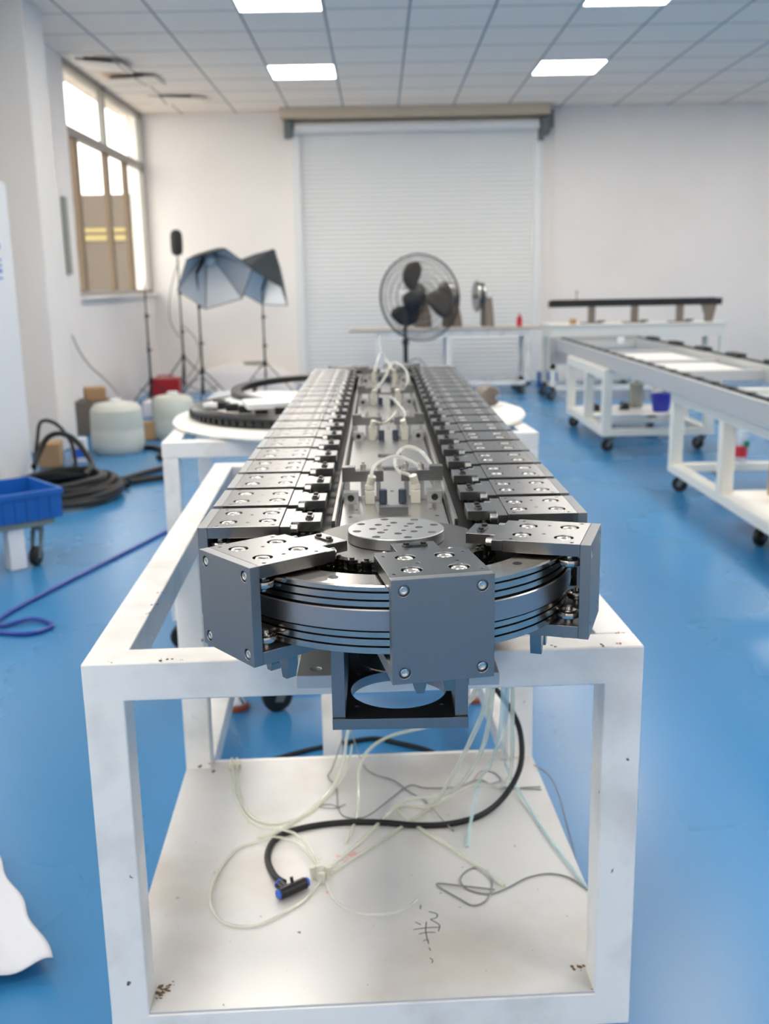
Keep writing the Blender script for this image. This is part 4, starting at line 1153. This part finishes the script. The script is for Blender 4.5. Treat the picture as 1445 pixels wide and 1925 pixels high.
tube_thing('blue_hose', [(-.62,6.2,.008),(-.80,5.6,.008),(-1.04,4.716,.008),(-1.14,4.35,.008),(-1.239,3.991,.008),(-1.34,3.6,.008),(-1.366,3.443,.008),(-1.33,3.37,.008),(-1.25,3.42,.014),(-1.18,3.40,.008),(-1.155,3.35,.008),(-1.19,3.29,.008),(-1.25,3.28,.008),(-1.36,3.31,.008),(-1.5,3.33,.008)], .008, 'blue_hose', 'dark blue hose lying across the floor left of the tables', 'hose', n=8)
# drums
def drum(x, y, lb, r, h):
    t = empty('drum', (x, y, 0)); tag(t, lb, 'drum', None)
    MB().lathe([(r*.85,0),(r*.97,.03),(r,.07),(r,h*.45),(r*.985,h*.48),(r,h*.51),(r*.97,h*.86),(r*.8,h*.97),(r*.4,h)], 40).build('drum_body', 'drum_plastic', t)
    MB().lathe([(.045,h*.995),(.045,h+.02),(.03,h+.025)], 20).build('drum_cap', 'cabinet_white', t)
drum(-1.88, 7.22, 'large translucent white plastic drum near the left wall', .185, .36)
drum(-1.60, 7.85, 'second white plastic drum behind the left end of the round disc', .16, .34)
def simple_box(name, x, y, z, w, l, h, m_, lb, rz=0.0, cat='box'):
    o = MB().box(-w/2,w/2,-l/2,l/2,0,h).build(name, m_, None, min(.01, h*.1)); o.location = (x,y,z); o.rotation_euler = (0,0,rz); tag(o, lb, cat); return o
simple_box('cardboard_box', -2.20, 6.70, 0, .14, .20, .16, 'tan_card', 'brown cardboard box behind the hose coil at the foot of the pillar', .2)
b_ = simple_box('paper_bag', -2.04, 6.80, 0, .10, .10, .17, 'cloth_white', 'white and blue packet standing beside the brown cardboard box', .1, 'packet')
MB().box(-.04,.04,-.0512,-.0501,.04,.10).build('blue_print', 'blue_cap', b_)
simple_box('cardboard_box', -2.33, 8.25, 0, .26, .30, .27, 'brown_grey', 'dark box against the left wall behind the large drum', .1)
simple_box('cardboard_box', -2.31, 8.25, .271, .16, .16, .10, 'tan_card', 'small brown carton on top of the dark box by the left wall', .4)
simple_box('cardboard_box', -1.86, 8.8, 0, .22, .22, .22, 'brown_grey', 'brown carton between the two white drums', .3)
simple_box('foam_piece', -1.80, 7.80, 0, .14, .12, .14, 'tan_card', 'small tan carton on the floor between the drums', .5)
t = simple_box('red_case', -2.17, 10.35, 0.0, .30, .22, .25, 'red_plastic', 'red case on the floor behind the stands', .05, 'case')
MB().tube([(-.08,0,.252),(-.08,0,.275),(.08,0,.275),(.08,0,.252)], .008, 8, smooth=False).build('handle', 'red_plastic', t)
simple_box('carton', -1.97, 9.30, 0, .36, .30, .14, 'foam_white', 'low white carton under the bare light stand', .05)
# pile of white foam in the corner
def blob(name, x, y, w, l, h, m_, lb, seed, cat):
    rnd = random.Random(seed); b = MB(); rows = []
    n1, n2 = 18, 12
    for i in range(n1+1):
        row = []
        for j in range(n2+1):
            u, v = i/n1*2-1, j/n2*2-1
            e = (1-abs(u)**3)*(1-abs(v)**3)
            z = h*max(0, e)**.5*(1+.12*sin(5*u+seed)*cos(4*v)) + .004*rnd.random()
            row.append(b.bm.verts.new((u*w/2, v*l/2, z)))
        rows.append(row)
    for p, q in zip(rows, rows[1:]):
        for j in range(n2): b.bm.faces.new((p[j], q[j], q[j+1], p[j+1]))
    bd = rows[0] + [r[-1] for r in rows[1:-1]] + list(reversed(rows[-1])) + [r[0] for r in reversed(rows[1:-1])]
    b.bm.faces.new(bd)
    o = b.build(name, m_, angle=60); o.location = (x, y, 0.001); tag(o, lb, cat); return o
blob('foam_sheet_pile', -1.56, 11.63, 1.25, .60, .27, 'foam_white', 'heap of white and pinkish foam sheets on the floor beneath the softboxes', 2, 'foam')
blob('foam_bundle', -1.30, 9.42, .70, .42, .20, 'cloth_white', 'crumpled white wrapping heaped in front of the pinkish foam', 5, 'wrapping')
simple_box('hand_tool', -1.43, 11.63, .278, .22, .10, .03, 'gauge_grey', 'small grey-green tool on top of the foam heap', .3, 'tool')
# bent antenna-like rod from the pillar
tube_thing('thin_rod', [(-2.565,8.62,.77),(-2.50,8.6,.62),(-2.40,8.55,.50),(-2.28,8.45,.42),(-2.12,8.2,.33),(-2.0,7.9,.25),(-1.96,7.75,.12),(-1.95,7.72,.01)], .008, 'gauge_grey', 'thin grey cable curving down from the left wall to the drum', 'cable')
# sheet hanging in from the left foreground
b = MB(); rows = []
n1, n2 = 40, 60
E0 = Vector((-.572, 1.515, 0)); UU = Vector((-.30, .47, 0)); VV = Vector((-.62, -.10, 0))
for i in range(n1+1):
    row = []
    for j in range(n2+1):
        u, v = i/n1*1.25, j/n2
        p = UU*u + VV*v
        fold = .5+.5*cos(v*33+1.1*u)
        fold2 = .5+.5*sin(v*17+u*3)
        p.z = .003 + (.020*fold+.012*fold2)*(1-.25*u) + .014*max(0, 1-v*5)*max(0, 1-u*2)
        p.y += .006*sin(v*33)*(1-u); p.x += .005*sin(u*19)*(1-v)
        row.append(b.bm.verts.new(p))
    rows.append(row)
for p, q in zip(rows, rows[1:]):
    for j in range(n2): b.bm.faces.new((p[j], p[j+1], q[j+1], q[j]))
o = b.build('wrapping_sheet', 'cloth_white', angle=60); s_ = o.modifiers.new('thick','SOLIDIFY'); s_.thickness = .002; s_.offset = 1
o.location = E0
tag(o, 'white folded sheet lying on the floor at the lower left corner of the picture', 'sheet')
